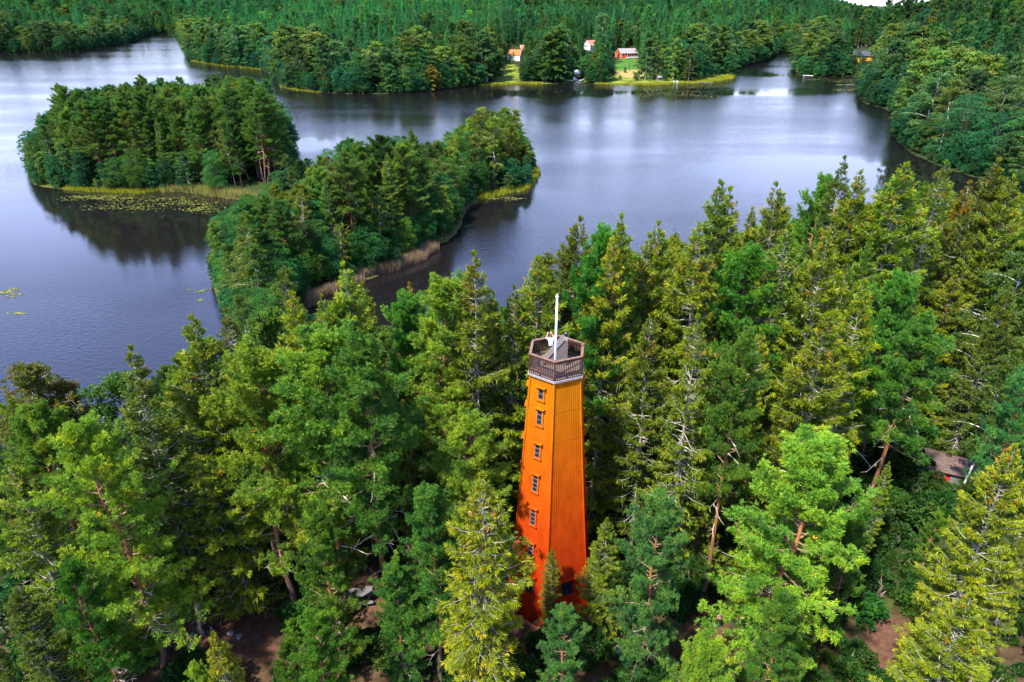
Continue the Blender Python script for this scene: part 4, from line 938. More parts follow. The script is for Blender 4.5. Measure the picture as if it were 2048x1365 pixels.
for c in cand:
    x, y, z, kind, h, w, zone = c
    if cnt[kind] < 300:
        cnt[kind] += 1
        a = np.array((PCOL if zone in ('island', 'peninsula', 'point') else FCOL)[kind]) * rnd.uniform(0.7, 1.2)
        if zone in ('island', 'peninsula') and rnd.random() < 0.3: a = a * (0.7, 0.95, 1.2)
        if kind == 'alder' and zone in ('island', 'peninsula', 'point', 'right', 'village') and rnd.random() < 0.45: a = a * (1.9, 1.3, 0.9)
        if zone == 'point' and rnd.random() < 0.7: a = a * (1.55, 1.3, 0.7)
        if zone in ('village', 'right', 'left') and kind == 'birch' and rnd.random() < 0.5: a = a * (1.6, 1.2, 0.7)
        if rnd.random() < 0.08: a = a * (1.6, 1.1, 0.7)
        words = {'pine': 'scots pine', 'spruce': 'pointed spruce', 'birch': 'leafy birch', 'alder': 'bushy alder'}[kind]
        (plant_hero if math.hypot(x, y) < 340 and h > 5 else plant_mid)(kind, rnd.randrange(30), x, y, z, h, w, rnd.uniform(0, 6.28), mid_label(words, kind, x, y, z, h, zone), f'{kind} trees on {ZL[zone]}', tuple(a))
    else: rest[kind].append(c)
print('unique tris', sum(len(m_.polygons) for m_ in bpy.data.meshes if m_.users))
print('individual', cnt, 'mass', {k: len(v) for k, v in rest.items()})

def mass(name, srcs, pts, rz, scl, idx, tadd=None):
    """one object that instances the source meshes on its points"""
    col = bpy.data.collections.new(name + '_source')
    for i, (me, colr) in enumerate(srcs):
        so = bpy.data.objects.new(f'{name}_source_{i:02d}', me); so.color = (*colr, 1); col.objects.link(so)
    me = bpy.data.meshes.new(name); me.vertices.add(len(pts)); me.vertices.foreach_set('co', np.asarray(pts, dtype=np.float32).ravel())
    for nm, ty, da, key in (('rot', 'FLOAT_VECTOR', rz, 'vector'), ('scl', 'FLOAT_VECTOR', scl, 'vector'), ('idx', 'INT', idx, 'value'), ('tadd', 'FLOAT_VECTOR', tadd if tadd is not None else np.zeros((len(pts), 3)), 'vector')):
        at = me.attributes.new(nm, ty, 'POINT'); at.data.foreach_set(key, np.asarray(da, dtype=np.int32 if ty == 'INT' else np.float32).ravel())
    o = link(name, me)
    ng = bpy.data.node_groups.new(name, 'GeometryNodeTree')
    ng.interface.new_socket('Geometry', in_out='INPUT', socket_type='NodeSocketGeometry'); ng.interface.new_socket('Geometry', in_out='OUTPUT', socket_type='NodeSocketGeometry')
    n, l = ng.nodes, ng.links
    gi, go = n.new('NodeGroupInput'), n.new('NodeGroupOutput')
    ci = n.new('GeometryNodeCollectionInfo'); ci.inputs['Collection'].default_value = col; ci.inputs['Separate Children'].default_value = True; ci.inputs['Reset Children'].default_value = True
    ip = n.new('GeometryNodeInstanceOnPoints'); ip.inputs['Pick Instance'].default_value = True
    def na_(nm, ty):
        q = n.new('GeometryNodeInputNamedAttribute'); q.data_type = ty; q.inputs['Name'].default_value = nm; return q.outputs['Attribute']
    l.new(gi.outputs[0], ip.inputs['Points']); l.new(ci.outputs[0], ip.inputs['Instance'])
    l.new(na_('idx', 'INT'), ip.inputs['Instance Index']); l.new(na_('rot', 'FLOAT_VECTOR'), ip.inputs['Rotation']); l.new(na_('scl', 'FLOAT_VECTOR'), ip.inputs['Scale'])
    l.new(ip.outputs[0], go.inputs[0])
    o.modifiers.new('scatter', 'NODES').node_group = ng
    return tag(o, kind='stuff')

for kind, L in rest.items():
    if not L: continue
    srcs = [(me, (1, 1, 1)) for me in LOD[kind]]
    pts = [(c[0], c[1], c[2]) for c in L]
    sc = [(c[4] / REFH[kind] * c[5], c[4] / REFH[kind] * c[5], c[4] / REFH[kind]) for c in L]
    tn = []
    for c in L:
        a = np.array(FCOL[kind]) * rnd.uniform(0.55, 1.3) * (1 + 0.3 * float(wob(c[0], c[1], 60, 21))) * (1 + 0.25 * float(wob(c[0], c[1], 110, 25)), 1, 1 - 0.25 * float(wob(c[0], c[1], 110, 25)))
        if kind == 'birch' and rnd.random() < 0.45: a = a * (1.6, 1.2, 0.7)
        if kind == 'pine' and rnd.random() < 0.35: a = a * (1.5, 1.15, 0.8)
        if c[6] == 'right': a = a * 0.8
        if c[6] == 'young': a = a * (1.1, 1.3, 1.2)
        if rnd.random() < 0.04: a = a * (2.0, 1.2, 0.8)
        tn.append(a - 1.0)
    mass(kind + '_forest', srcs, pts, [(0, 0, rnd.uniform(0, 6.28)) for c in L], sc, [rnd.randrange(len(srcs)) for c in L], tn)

# undergrowth of the near wood
bush_src = []
for i in range(4):
    g = gen_alder(91 + i, 2.0, 1.1, 9, 60, 4, 0.20, 0.15, False, 0.1)[0]
    bush_src.append((g.mesh('shrub', [M['grey_bark'], M['grey_bark'], M['bush']]), (1, 1, 1)))
ux, uy = scatter(-70, 120, 18, 135, 1.55)
uh, udn, _a, _b = height(ux, uy, True)
upx, upy, ud = proj(ux, uy, uh)
keep = (udn > 0.5) & (np.hypot(ux - TX, uy - TY) > 4.2) & (upx > -80) & (upx < 2130) & (upy < 1420) & (ud > 3) & ~ellipse_in(upx, upy, DIRT) & (rng.uniform(0, 1, len(ux)) < np.where(uy < 36, 0.60, 0.80))
ux, uy, uh = ux[keep], uy[keep], uh[keep]
us = rng.uniform(0.35, 1.25, len(ux)) * (1 + 0.6 * (uy > 45))
mass('undergrowth', bush_src, np.stack([ux, uy, uh], 1), np.stack([0 * ux, 0 * ux, rng.uniform(0, 6.28, len(ux))], 1), np.stack([us, us, us], 1), rng.integers(0, 4, len(ux)))

# ------------------------------------------------------------------ reeds, shore grass, lily pads
def blades(name, line, width, n, hgt, stops, wd=0.10, seed=1, inward=1.0):
    r = np.random.default_rng(seed); pl = np.array([wat(*p) for p in line]); seg = np.diff(pl, axis=0); ln = np.linalg.norm(seg, axis=1); cs = np.concatenate([[0], np.cumsum(ln)])
    t = r.uniform(0, cs[-1], n); i = np.clip(np.searchsorted(cs, t) - 1, 0, len(seg) - 1); f = (t - cs[i]) / ln[i]
    p = pl[i] + seg[i] * f[:, None]; nr_ = np.stack([-seg[i][:, 1], seg[i][:, 0]], 1) / ln[i][:, None]
    env = 0.35 + 0.65 * (0.5 + 0.5 * np.sin(t / 3.7) * np.sin(t / 1.9 + 1))
    p = p + nr_ * (r.uniform(-1, 1, n) * width * env)[:, None]
    z0 = np.maximum(height(p[:, 0], p[:, 1]) - 0.1, -0.15)
    a = r.uniform(0, 6.28, n); h = hgt * r.uniform(0.6, 1.15, n); dx, dy = np.cos(a) * wd / 2, np.sin(a) * wd / 2
    lx, ly = r.normal(0, 0.14, n) * h, r.normal(0, 0.14, n) * h
    V = np.stack([np.stack([p[:, 0] - dx, p[:, 1] - dy, z0], 1), np.stack([p[:, 0] + dx, p[:, 1] + dy, z0], 1), np.stack([p[:, 0] + dx * 0.5 + lx, p[:, 1] + dy * 0.5 + ly, z0 + h], 1)], 1).reshape(-1, 3)
    o = link(name, np_mesh(name, V, np.arange(n * 3).reshape(-1, 3), [foliage(name + '_blades', stops, 0.0, 0.0, 0.35)], tint=np.clip(r.uniform(0, 1, n) * 0.7 + 0.3 * r.uniform(0, 1, n), 0, 1)))
    return tag(o, kind='stuff')
RG = [(0, (0.10, 0.13, 0.02)), (0.6, (0.24, 0.24, 0.06)), (1, (0.36, 0.30, 0.12))]
RB = [(0, (0.12, 0.08, 0.05)), (0.6, (0.25, 0.18, 0.11)), (1, (0.38, 0.30, 0.18))]
GY = [(0, (0.10, 0.16, 0.01)), (0.6, (0.26, 0.28, 0.015)), (1, (0.42, 0.36, 0.02))]
blades('reeds', [(330, 380), (400, 384), (460, 392), (520, 402), (556, 412)], 4.0, 5200, 2.3, RG, 0.16, 1)
blades('reeds', [(598, 618), (640, 596), (690, 578), (724, 566)], 1.9, 5200, 2.2, RB, 0.12, 2)
blades('reeds', [(690, 560), (740, 552), (790, 538), (836, 520), (868, 498)], 1.9, 6500, 2.2, RB, 0.12, 3)
blades('reeds', [(905, 440), (925, 420), (945, 404)], 1.8, 1100, 1.8, RB, 0.14, 4)
blades('shore_grass', [(940, 403), (1000, 389), (1045, 378), (1064, 366), (1068, 345), (1060, 322)], 2.6, 3600, 1.6, GY, 0.18, 5)
blades('shore_grass', [(130, 379), (180, 383), (240, 385), (285, 386), (340, 381)], 1.6, 2200, 1.2, GY, 0.16, 6)
blades('shore_grass', [(960, 172), (1000, 169), (1050, 168), (1085, 168)], 3.0, 1800, 1.3, GY, 0.35, 7)
blades('shore_grass', [(1190, 167), (1240, 170), (1300, 170), (1360, 167), (1400, 166)], 3.0, 2600, 1.2, GY, 0.35, 8)
blades('shore_grass', [(1400, 166), (1430, 162), (1455, 157), (1464, 150)], 5.0, 2200, 1.5, GY, 0.35, 9)
blades('shore_grass', [(385, 122), (440, 131), (500, 137), (520, 139)], 3.0, 1200, 1.2, GY, 0.4, 10)
blades('shore_grass', [(562, 174), (600, 181), (640, 185)], 2.5, 700, 1.0, GY, 0.3, 11)

def lilies(regions, seed):
    r = np.random.default_rng(seed); V, F, T = [], [], []; n0 = 0
    for (cx_, cy_, rx, ry, n, s, cl) in regions:
        n = int(n * 1.5); ctr = [(cx_ + rx * r.uniform(-1, 1), cy_ + ry * r.uniform(-1, 1)) for _ in range(cl)]
        for _ in range(n):
            c = ctr[r.integers(cl)]; px, py = c[0] + r.normal(0, rx * 0.22), c[1] + r.normal(0, ry * 0.22)
            x, y = wat(px, py)
            if height(x, y) > 0.05: continue
            q = s * r.uniform(0.35, 0.95); a0 = r.uniform(0, 6.28)
            for k in range(6): V.append((x + q * math.cos(a0 + k * 1.047), y + q * math.sin(a0 + k * 1.047), 0.03 + r.uniform(0, 0.03)))
            F += [(n0, n0 + i, n0 + i + 1) for i in range(1, 5)]; T += [r.uniform(0, 1)] * 4; n0 += 6
    m = foliage('lily_pad_leaf', [(0, (0.03, 0.05, 0.008)), (0.6, (0.09, 0.105, 0.014)), (1, (0.19, 0.18, 0.03))], 0, 0, 0.0)
    return tag(link('lily_pads', np_mesh('lily_pads', V, F, [m], tint=T)), kind='stuff')
lilies([(200, 396, 60, 5, 240, 0.34, 14), (310, 405, 110, 14, 460, 0.34, 26), (400, 415, 50, 12, 140, 0.34, 10), (20, 585, 28, 10, 90, 0.28, 6), (32, 626, 18, 4, 40, 0.26, 4), (392, 582, 22, 4, 30, 0.25, 4), (405, 602, 12, 3, 20, 0.25, 3),
        (985, 396, 50, 5, 130, 0.34, 9), (1260, 178, 60, 5, 190, 0.55, 14), (1340, 188, 90, 6, 330, 0.6, 20), (1420, 176, 40, 6, 90, 0.6, 8), (1150, 170, 40, 3, 60, 0.5, 5), (1660, 162, 45, 5, 150, 0.6, 9), (1690, 180, 30, 4, 90, 0.6, 6), (1690, 170, 18, 1.5, 120, 0.6, 3), (1510, 122, 35, 5, 120, 0.9, 9)], 3)

# ------------------------------------------------------------------ the tower
def paint():
    m, n, l, b = new_mat('tower_paint')
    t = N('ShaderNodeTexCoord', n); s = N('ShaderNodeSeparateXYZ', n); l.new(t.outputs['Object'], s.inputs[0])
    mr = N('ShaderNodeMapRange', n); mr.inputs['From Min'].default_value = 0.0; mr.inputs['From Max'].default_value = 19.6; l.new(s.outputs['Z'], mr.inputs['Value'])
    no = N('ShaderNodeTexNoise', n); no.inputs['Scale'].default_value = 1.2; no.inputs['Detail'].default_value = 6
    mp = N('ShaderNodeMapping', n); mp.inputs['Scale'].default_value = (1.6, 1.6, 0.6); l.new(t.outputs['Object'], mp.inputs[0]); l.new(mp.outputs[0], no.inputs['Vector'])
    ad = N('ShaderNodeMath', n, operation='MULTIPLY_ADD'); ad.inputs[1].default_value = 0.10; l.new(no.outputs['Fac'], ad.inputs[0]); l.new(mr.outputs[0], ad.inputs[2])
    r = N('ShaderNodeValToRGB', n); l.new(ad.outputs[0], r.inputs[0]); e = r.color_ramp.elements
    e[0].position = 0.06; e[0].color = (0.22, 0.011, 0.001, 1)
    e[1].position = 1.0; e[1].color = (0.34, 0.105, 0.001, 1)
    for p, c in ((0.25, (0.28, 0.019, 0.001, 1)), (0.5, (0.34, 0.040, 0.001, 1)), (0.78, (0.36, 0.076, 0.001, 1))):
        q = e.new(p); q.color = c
    mx = N('ShaderNodeMix', n, data_type='RGBA', blend_type='MULTIPLY'); mx.inputs[0].default_value = 1
    m3 = N('ShaderNodeMapRange', n); m3.inputs['From Min'].default_value = 0.3; m3.inputs['From Max'].default_value = 0.7; m3.inputs['To Min'].default_value = 0.84; m3.inputs['To Max'].default_value = 1.10
    l.new(no.outputs['Fac'], m3.inputs['Value']); l.new(r.outputs[0], mx.inputs[6]); l.new(m3.outputs[0], mx.inputs[7]); l.new(mx.outputs[2], b.inputs['Base Color'])
    b.inputs['Roughness'].default_value = 0.85; b.inputs['Specular IOR Level'].default_value = 0.08
    return m
M['paint'] = paint()
M['brown'] = simple('brown_stained_wood', (0.045, 0.021, 0.015), 0.8, 0.4, 5.0)
M['railtop'] = simple('worn_rail_wood', (0.15, 0.085, 0.062), 0.8, 0.35, 6.0)
M['white'] = simple('white_paint', (0.66, 0.66, 0.66), 0.5, 0.08, 4.0)
M['fascia'] = simple('grey_white_fascia', (0.22, 0.20, 0.215), 0.6, 0.2, 4.0)
M['decking'] = simple('deck_boards', (0.15, 0.115, 0.10), 0.85, 0.35, 5.0)
M['felt'] = simple('roof_felt', (0.10, 0.082, 0.084), 0.85, 0.2, 8.0)
M['frame'] = simple('window_frame', (0.15, 0.09, 0.08), 0.6, 0.2, 5.0)
M['glass'] = simple('dark_glass', (0.012, 0.014, 0.018), 0.06, 0.1, 2.0, spec=0.6)
M['shutter'] = simple('dark_shutter', (0.022, 0.014, 0.012), 0.7, 0.3, 6.0)
M['black'] = simple('black_metal', (0.015, 0.015, 0.017), 0.3, 0.1, 6.0, spec=0.5)
M['plinth'] = simple('plinth_board', (0.33, 0.12, 0.08), 0.8, 0.3, 3.0)

tower = empty('observation_tower', (TX, TY, TZ))
tag(tower, 'tall hexagonal wooden lookout tower painted red to yellow, railed deck on top', 'tower')
Z0, Z1 = 0.0, 19.65                      # body, local heights
RB0, RT0 = 3.50, 1.80
CA = math.radians(263.0)                 # direction of the front corner
def Rz(z):
    q = (Z1 - z) / Z1; return RT0 + (RB0 - RT0) * (0.80 * q + 0.20 * q * q)
def corner(k, z, R=None):
    a = CA + k * math.pi / 3; R = Rz(z) if R is None else R
    return Vector((R * math.cos(a), R * math.sin(a), z))
TIERS = np.linspace(0, Z1, 10)
def face_frame(k):
    """face k lies between corner k and k-1... outward normal and lateral axis"""
    a = CA + (k + 0.5) * math.pi / 3
    return Vector((math.cos(a), math.sin(a), 0)), Vector((-math.sin(a), math.cos(a), 0))
def on_face(k, u, z, out=0.0):
    n_, l_ = face_frame(k); ap = Rz(z) * math.cos(math.pi / 6)
    return n_ * (ap + out) + l_ * u + Vector((0, 0, z))
def halfw(z): return Rz(z) * 0.5
for k in range(6):
    m = MB()
    for a, b in zip(TIERS[:-1], TIERS[1:]):
        m.add([on_face(k, -halfw(a), a, -0.05), on_face(k, halfw(a), a, -0.05), on_face(k, halfw(b), b, -0.05), on_face(k, -halfw(b), b, -0.05)], [(0, 1, 2, 3)])
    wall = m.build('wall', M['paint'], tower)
    for a, b in zip(TIERS[:-1], TIERS[1:]):
        m = MB(); a2, b2 = a + 0.012, b - 0.02
        g = 0.012
        ha, hb = halfw(a2) - g, halfw(b2) - g
        q = [on_face(k, -ha, a2, 0.006), on_face(k, ha, a2, 0.006), on_face(k, hb, b2, 0.0), on_face(k, -hb, b2, 0.0)]
        qi = [on_face(k, -ha, a2, -0.045), on_face(k, ha, a2, -0.045), on_face(k, hb, b2, -0.045), on_face(k, -hb, b2, -0.045)]
        m.add(q + qi, [(0, 1, 2, 3), (4, 5, 1, 0), (3, 2, 6, 7), (5, 6, 2, 1), (7, 4, 0, 3)])
        sp = 0.135; nb_ = int(ha / sp)
        for i in range(-nb_, nb_ + 1):
            u = i * sp
            zt = b2
            if abs(u) + 0.03 > hb:      # clip battens at the leaning edge
                zt = a2 + (b2 - a2) * (ha - abs(u) - 0.03) / max(ha - hb, 1e-4)
            if zt <= a2 + 0.05: continue
            w_ = 0.024; o_ = 0.020
            A_ = [on_face(k, u - w_, a2, 0.004), on_face(k, u + w_, a2, 0.004), on_face(k, u + w_, zt, 0.0), on_face(k, u - w_, zt, 0.0)]
            B_ = [on_face(k, u - w_ * .8, a2, o_), on_face(k, u + w_ * .8, a2, o_), on_face(k, u + w_ * .8, zt, o_), on_face(k, u - w_ * .8, zt, o_)]
            m.add(A_ + B_, [(4, 5, 6, 7), (0, 4, 7, 3), (5, 1, 2, 6), (0, 1, 5, 4), (7, 6, 2, 3)])
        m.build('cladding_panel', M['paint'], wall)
# corner boards
for k in range(6):
    m = MB()
    for a, b in zip(TIERS[:-1], TIERS[1:]):
        p, q = corner(k, a, Rz(a) + 0.02), corner(k, b, Rz(b) + 0.02)
        m.tube([p, q], [0.075, 0.07], 6)
    m.build('corner_board', M['paint'], tower)
m = MB()
for k in range(6):
    a, b = corner(k, -0.35, RB0 + 0.28), corner(k + 1, -0.35, RB0 + 0.28); c, d = corner(k + 1, 0.0, RB0 + 0.22), corner(k, 0.0, RB0 + 0.22)
    e_, f_ = corner(k + 1, 0.0, RB0 - 0.1), corner(k, 0.0, RB0 - 0.1); g_, h2 = corner(k + 1, -0.9, RB0 + 0.28), corner(k, -0.9, RB0 + 0.28)
    m.add([a, b, c, d, e_, f_, g_, h2], [(0, 1, 2, 3), (3, 2, 4, 5), (7, 6, 1, 0)])
m.build('plinth', M['plinth'], tower)

def z_of(py, dist):
    dep = PITCH + math.atan((py - CY) / FPX); return CAM_H - dist * math.tan(dep) - TZ
def window(k, zc, w, h, rows, cols_, dark=False):
    n_, l_ = face_frame(k)
    tilt = math.atan((Rz(zc - 0.5) - Rz(zc + 0.5)) * math.cos(math.pi / 6))
    ctr = on_face(k, 0, zc, 0.045)
    upv = (Vector((0, 0, 1)) * math.cos(tilt) - n_ * math.sin(tilt)).normalized(); nn = l_.cross(upv)
    B = Matrix((l_, upv, nn)).transposed().to_4x4(); B.translation = ctr
    def bx(mb, x, y, z, sx, sy, sz):
        vs_ = [B @ Vector((x + a * sx / 2, y + b * sy / 2, z + c * sz / 2)) for c in (-1, 1) for a, b in ((-1, -1), (1, -1), (1, 1), (-1, 1))]
        mb.add(vs_, [(3, 2, 1, 0), (4, 5, 6, 7), (0, 1, 5, 4), (1, 2, 6, 5), (2, 3, 7, 6), (3, 0, 4, 7)])
    fr = MB(); t = 0.055
    bx(fr, -w / 2 + t / 2, 0, 0, t, h, 0.08); bx(fr, w / 2 - t / 2, 0, 0, t, h, 0.08)
    bx(fr, 0, h / 2 - t / 2, 0, w - 2 * t, t, 0.078); bx(fr, 0, -h / 2 + t / 2, 0, w - 2 * t, t, 0.078)
    for r in range(1, rows): bx(fr, 0, -h / 2 + h * r / rows, 0, w - 2 * t, 0.035, 0.07)
    for c in range(1, cols_): bx(fr, -w / 2 + w * c / cols_, 0, 0.001, 0.03, h - 2 * t, 0.066)
    wob_ = fr.build('window', M['shutter'] if dark else M['frame'], tower)
    pm = MB()
    for r in range(rows):
        for c in range(cols_):
            pm = MB(); bx(pm, -w / 2 + w * (c + .5) / cols_, -h / 2 + h * (r + .5) / rows, -0.012, w / cols_ - 0.02, h / rows - 0.02, 0.03)
            pm.build('pane', M['glass'], wob_)
    tm = MB(); e = 0.07
    bx(tm, -w / 2 - e / 2 - 0.003, 0, 0.005, e, h + 0.02, 0.07); bx(tm, w / 2 + e / 2 + 0.003, 0, 0.005, e, h + 0.02, 0.07)
    bx(tm, 0, -h / 2 - 0.06, 0.03, w + 0.26, 0.07, 0.15)
    tm.build('casing', M['paint'], wob_)
    hd = MB(); bx(hd, 0, h / 2 + 0.10, 0.09, w + 0.34, 0.06, 0.28); hd.build('hood', M['paint'], wob_)
front_y = [(787, 37.75, 0.8), (834, 37.65, 1.12), (902, 37.45, 1.05), (968, 37.25, 1.35), (1037, 37.0, 1.35), (1105, 36.8, 1.3)]
zs = [(z_of(y, d), h) for y, d, h in front_y]
for k in (5, 1, 3):                      # face 5 looks front left
    for i, (zc, h) in enumerate(zs): window(k, zc, 0.42, h, 2 if i == 0 else 3 if i < 3 else 4, 1)
for i, (zc, h) in enumerate(zs): window(4, zc - 0.6, 0.42, h, 3, 1)
window(5, z_of(1170, 36.6), 0.98, 1.45, 1, 1, True)
window(0, z_of(1172, 36.6), 0.98, 1.25, 1, 2, True)
window(2, z_of(1172, 36.6), 0.98, 1.25, 1, 2, True)

# deck
DZ = Z1 + 0.36
def hexring(z0, z1, R0, R1, Rin, m):
    for k in range(6):
        m.add([corner(k, z0, R0), corner(k + 1, z0, R0), corner(k + 1, z1, R1), corner(k, z1, R1), corner(k, z1, Rin), corner(k + 1, z1, Rin), corner(k, z0, Rin), corner(k + 1, z0, Rin)], [(0, 1, 2, 3), (3, 2, 5, 4), (1, 0, 6, 7)])
for k in range(6):
    m = MB(); hz = (Z1 + 0.02, Z1 + 0.16); Ro, Ri = 2.0, 1.70
    vs_ = [corner(k, z, R) for z in hz for R in (Ro, Ri)] + [corner(k + 1, z, R) for z in hz for R in (Ro, Ri)]
    m.add(vs_, [(0, 4, 6, 2), (1, 3, 7, 5), (2, 6, 7, 3), (1, 5, 4, 0), (0, 2, 3, 1), (4, 5, 7, 6)])
    m.build('fascia', M['fascia'], tower)
    m = MB(); Ro, Ri = 1.93, 1.72; hz = (Z1 + 0.165, DZ - 0.004)
    vs_ = [corner(k, z, R) for z in hz for R in (Ro, Ri)] + [corner(k + 1, z, R) for z in hz for R in (Ro, Ri)]
    m.add(vs_, [(0, 4, 6, 2), (1, 3, 7, 5), (2, 6, 7, 3), (1, 5, 4, 0), (0, 2, 3, 1), (4, 5, 7, 6)])
    m.build('edge_beam', M['brown'], tower)
dmesh = MB(); dmesh.box((0, 0, 0), (0.06, 0.05, 0.06)); dme = dmesh.mesh('joist_end', M['fascia'])
for k in range(6):
    n_, l_ = face_frame(k)
    for i in range(12):
        if i in (5,) : continue
        u = (i - 5.5) * 0.148
        o = link('joist_end', dme, tower, n_ * (1.93 * math.cos(math.pi / 6) + 0.012) + l_ * u + Vector((0, 0, Z1 + 0.285))); o.rotation_euler = (0, 0, math.atan2(l_.y, l_.x))
m = MB()
for i in range(-16, 17):                 # deck boards, joined: each under two pixels wide
    y0, y1 = i * 0.115 - 0.052, i * 0.115 + 0.052
    def hx(y): return max(0.0, min(1.84 * math.cos(math.pi / 6), (1.84 - abs(y)) * math.sqrt(3)))
    a, b = hx(y0), hx(y1)
    if min(a, b) < 0.05: continue
    Rm = Matrix.Rotation(CA, 4, 'Z') @ Matrix.Rotation(math.pi / 2, 4, 'Z')
    Q = [Vector((-min(a, b), y0, DZ)), Vector((min(a, b), y0, DZ)), Vector((min(a, b), y1, DZ)), Vector((-min(a, b), y1, DZ))]
    Rm = Matrix.Rotation(CA - math.pi / 2, 4, 'Z')
    Q = [Rm @ q for q in Q]; m.add(Q + [q - Vector((0, 0, 0.04)) for q in Q], [(0, 1, 2, 3), (4, 5, 1, 0), (5, 6, 2, 1), (6, 7, 3, 2), (7, 4, 0, 3)])
o = m.build('deck_floor', M['decking'], tower); o['kind'] = 'stuff'
RH = 1.06; RR = 1.86
pm = MB(); pm.box((0, 0, RH / 2 + 0.03), (0.11, 0.11, RH + 0.06)); pme = pm.mesh('railing_post', M['brown'])
bm_ = MB(); bm_.box((0, 0, RH / 2 + 0.02), (0.062, 0.03, RH - 0.14)); bme = bm_.mesh('baluster', M['brown'])
for k in range(6):
    n_, l_ = face_frame(k); rot = math.atan2(l_.y, l_.x)
    p = corner(k, DZ, RR); o = link('railing_post', pme, tower, p); o.rotation_euler = (0, 0, CA + k * math.pi / 3)
    a, b = corner(k, DZ, RR), corner(k + 1, DZ, RR); d = (b - a).normalized()
    m = MB(); m.beam(a + d * 0.0 + Vector((0, 0, RH + 0.085)), b + Vector((0, 0, RH + 0.085)), 0.16, 0.05); m.build('top_rail', M['railtop'], tower)
    m = MB(); m.beam(a + d * 0.05 + Vector((0, 0, RH - 0.05)), b - d * 0.05 + Vector((0, 0, RH - 0.05)), 0.05, 0.10); m.build('upper_rail', M['brown'], tower)
    m = MB(); m.beam(a + d * 0.05 + Vector((0, 0, 0.14)), b - d * 0.05 + Vector((0, 0, 0.14)), 0.05, 0.09); m.build('lower_rail', M['railtop'], tower)
    for i in range(13):
        u = (i - 6) * 0.128; q = n_ * (RR * math.cos(math.pi / 6) + 0.035) + l_ * u + Vector((0, 0, DZ))
        o = link('baluster', bme, tower, q); o.rotation_euler = (0, 0, rot)
# stair hatch housing: a wedge with ball lamp
hx0, hx1, hy0, hy1, hh = -0.78, 0.62, -0.12, 0.72, 1.72
Hs = MB(); z = DZ + 0.006
Hs.add([(hx0, hy0, z), (hx1, hy0, z), (hx1, hy1, z), (hx0, hy1, z), (hx1, hy0, z + hh), (hx1, hy1, z + hh), (hx1 - 0.16, hy0, z + hh), (hx1 - 0.16, hy1, z + hh), (hx0, hy0, z + 0.08), (hx0, hy1, z + 0.08)],
       [(0, 1, 4, 6, 8), (2, 3, 9, 7, 5), (3, 0, 8, 9)])
sh = Hs.build('stair_hatch', M['felt'], tower)
m = MB(); m.add([(hx0 - 0.1, hy0 - 0.06, z + 0.02), (hx1 - 0.16, hy0 - 0.06, z + hh + 0.03), (hx1 - 0.16, hy1 + 0.06, z + hh + 0.03), (hx0 - 0.1, hy1 + 0.06, z + 0.02), (hx0 - 0.1, hy0 - 0.06, z + 0.10), (hx1 - 0.16, hy0 - 0.06, z + hh + 0.10), (hx1 - 0.16, hy1 + 0.06, z + hh + 0.10), (hx0 - 0.1, hy1 + 0.06, z + 0.10)],
                [(3, 2, 1, 0), (4, 5, 6, 7), (0, 1, 5, 4), (1, 2, 6, 5), (2, 3, 7, 6), (3, 0, 4, 7)])
m.build('roof', M['felt'], sh)
m = MB(); m.box((hx1 + 0.025, (hy0 + hy1) / 2, z + hh / 2), (0.05, hy1 - hy0 + 0.08, hh)); m.build('door', M['frame'], sh)
m = MB(); m.box((hx1 - 0.07, hy0 + 0.1, z + hh + 0.13), (0.22, 0.22, 0.26)); lb = m.build('lamp_base', M['fascia'], sh)
m = MB(); m.lathe((hx1 - 0.07, hy0 + 0.1, z + hh + 0.25), [(0.05, 0), (0.06, 0.05), (0.14, 0.10), (0.17, 0.18), (0.15, 0.27), (0.08, 0.34), (0.01, 0.36)], 14); m.build('ball_lamp', M['black'], sh, smooth=True)

fc = corner(0, DZ, 1.62)
fp = empty('flagpole', (TX + fc.x, TY + fc.y, TZ + DZ)); tag(fp, 'white flagpole standing inside the front corner of the tower deck', 'flagpole')
m = MB(); m.tube([(0, 0, 0), (0, 0, 2.7), (0, 0, 5.25)], [0.085, 0.075, 0.055], 12); m.build('pole', M['white'], fp, smooth=True)
m = MB(); m.lathe((0, 0, 5.25), [(0.045, 0), (0.10, 0.05), (0.11, 0.10), (0.07, 0.17), (0.02, 0.25), (0.004, 0.29)], 12); m.build('finial', M['white'], fp, smooth=True)
m = MB(); m.tube([(0.09, 0, 0.95), (0.13, 0, 0.98)], [0.02, 0.02], 6); m.build('cleat', M['fascia'], fp)

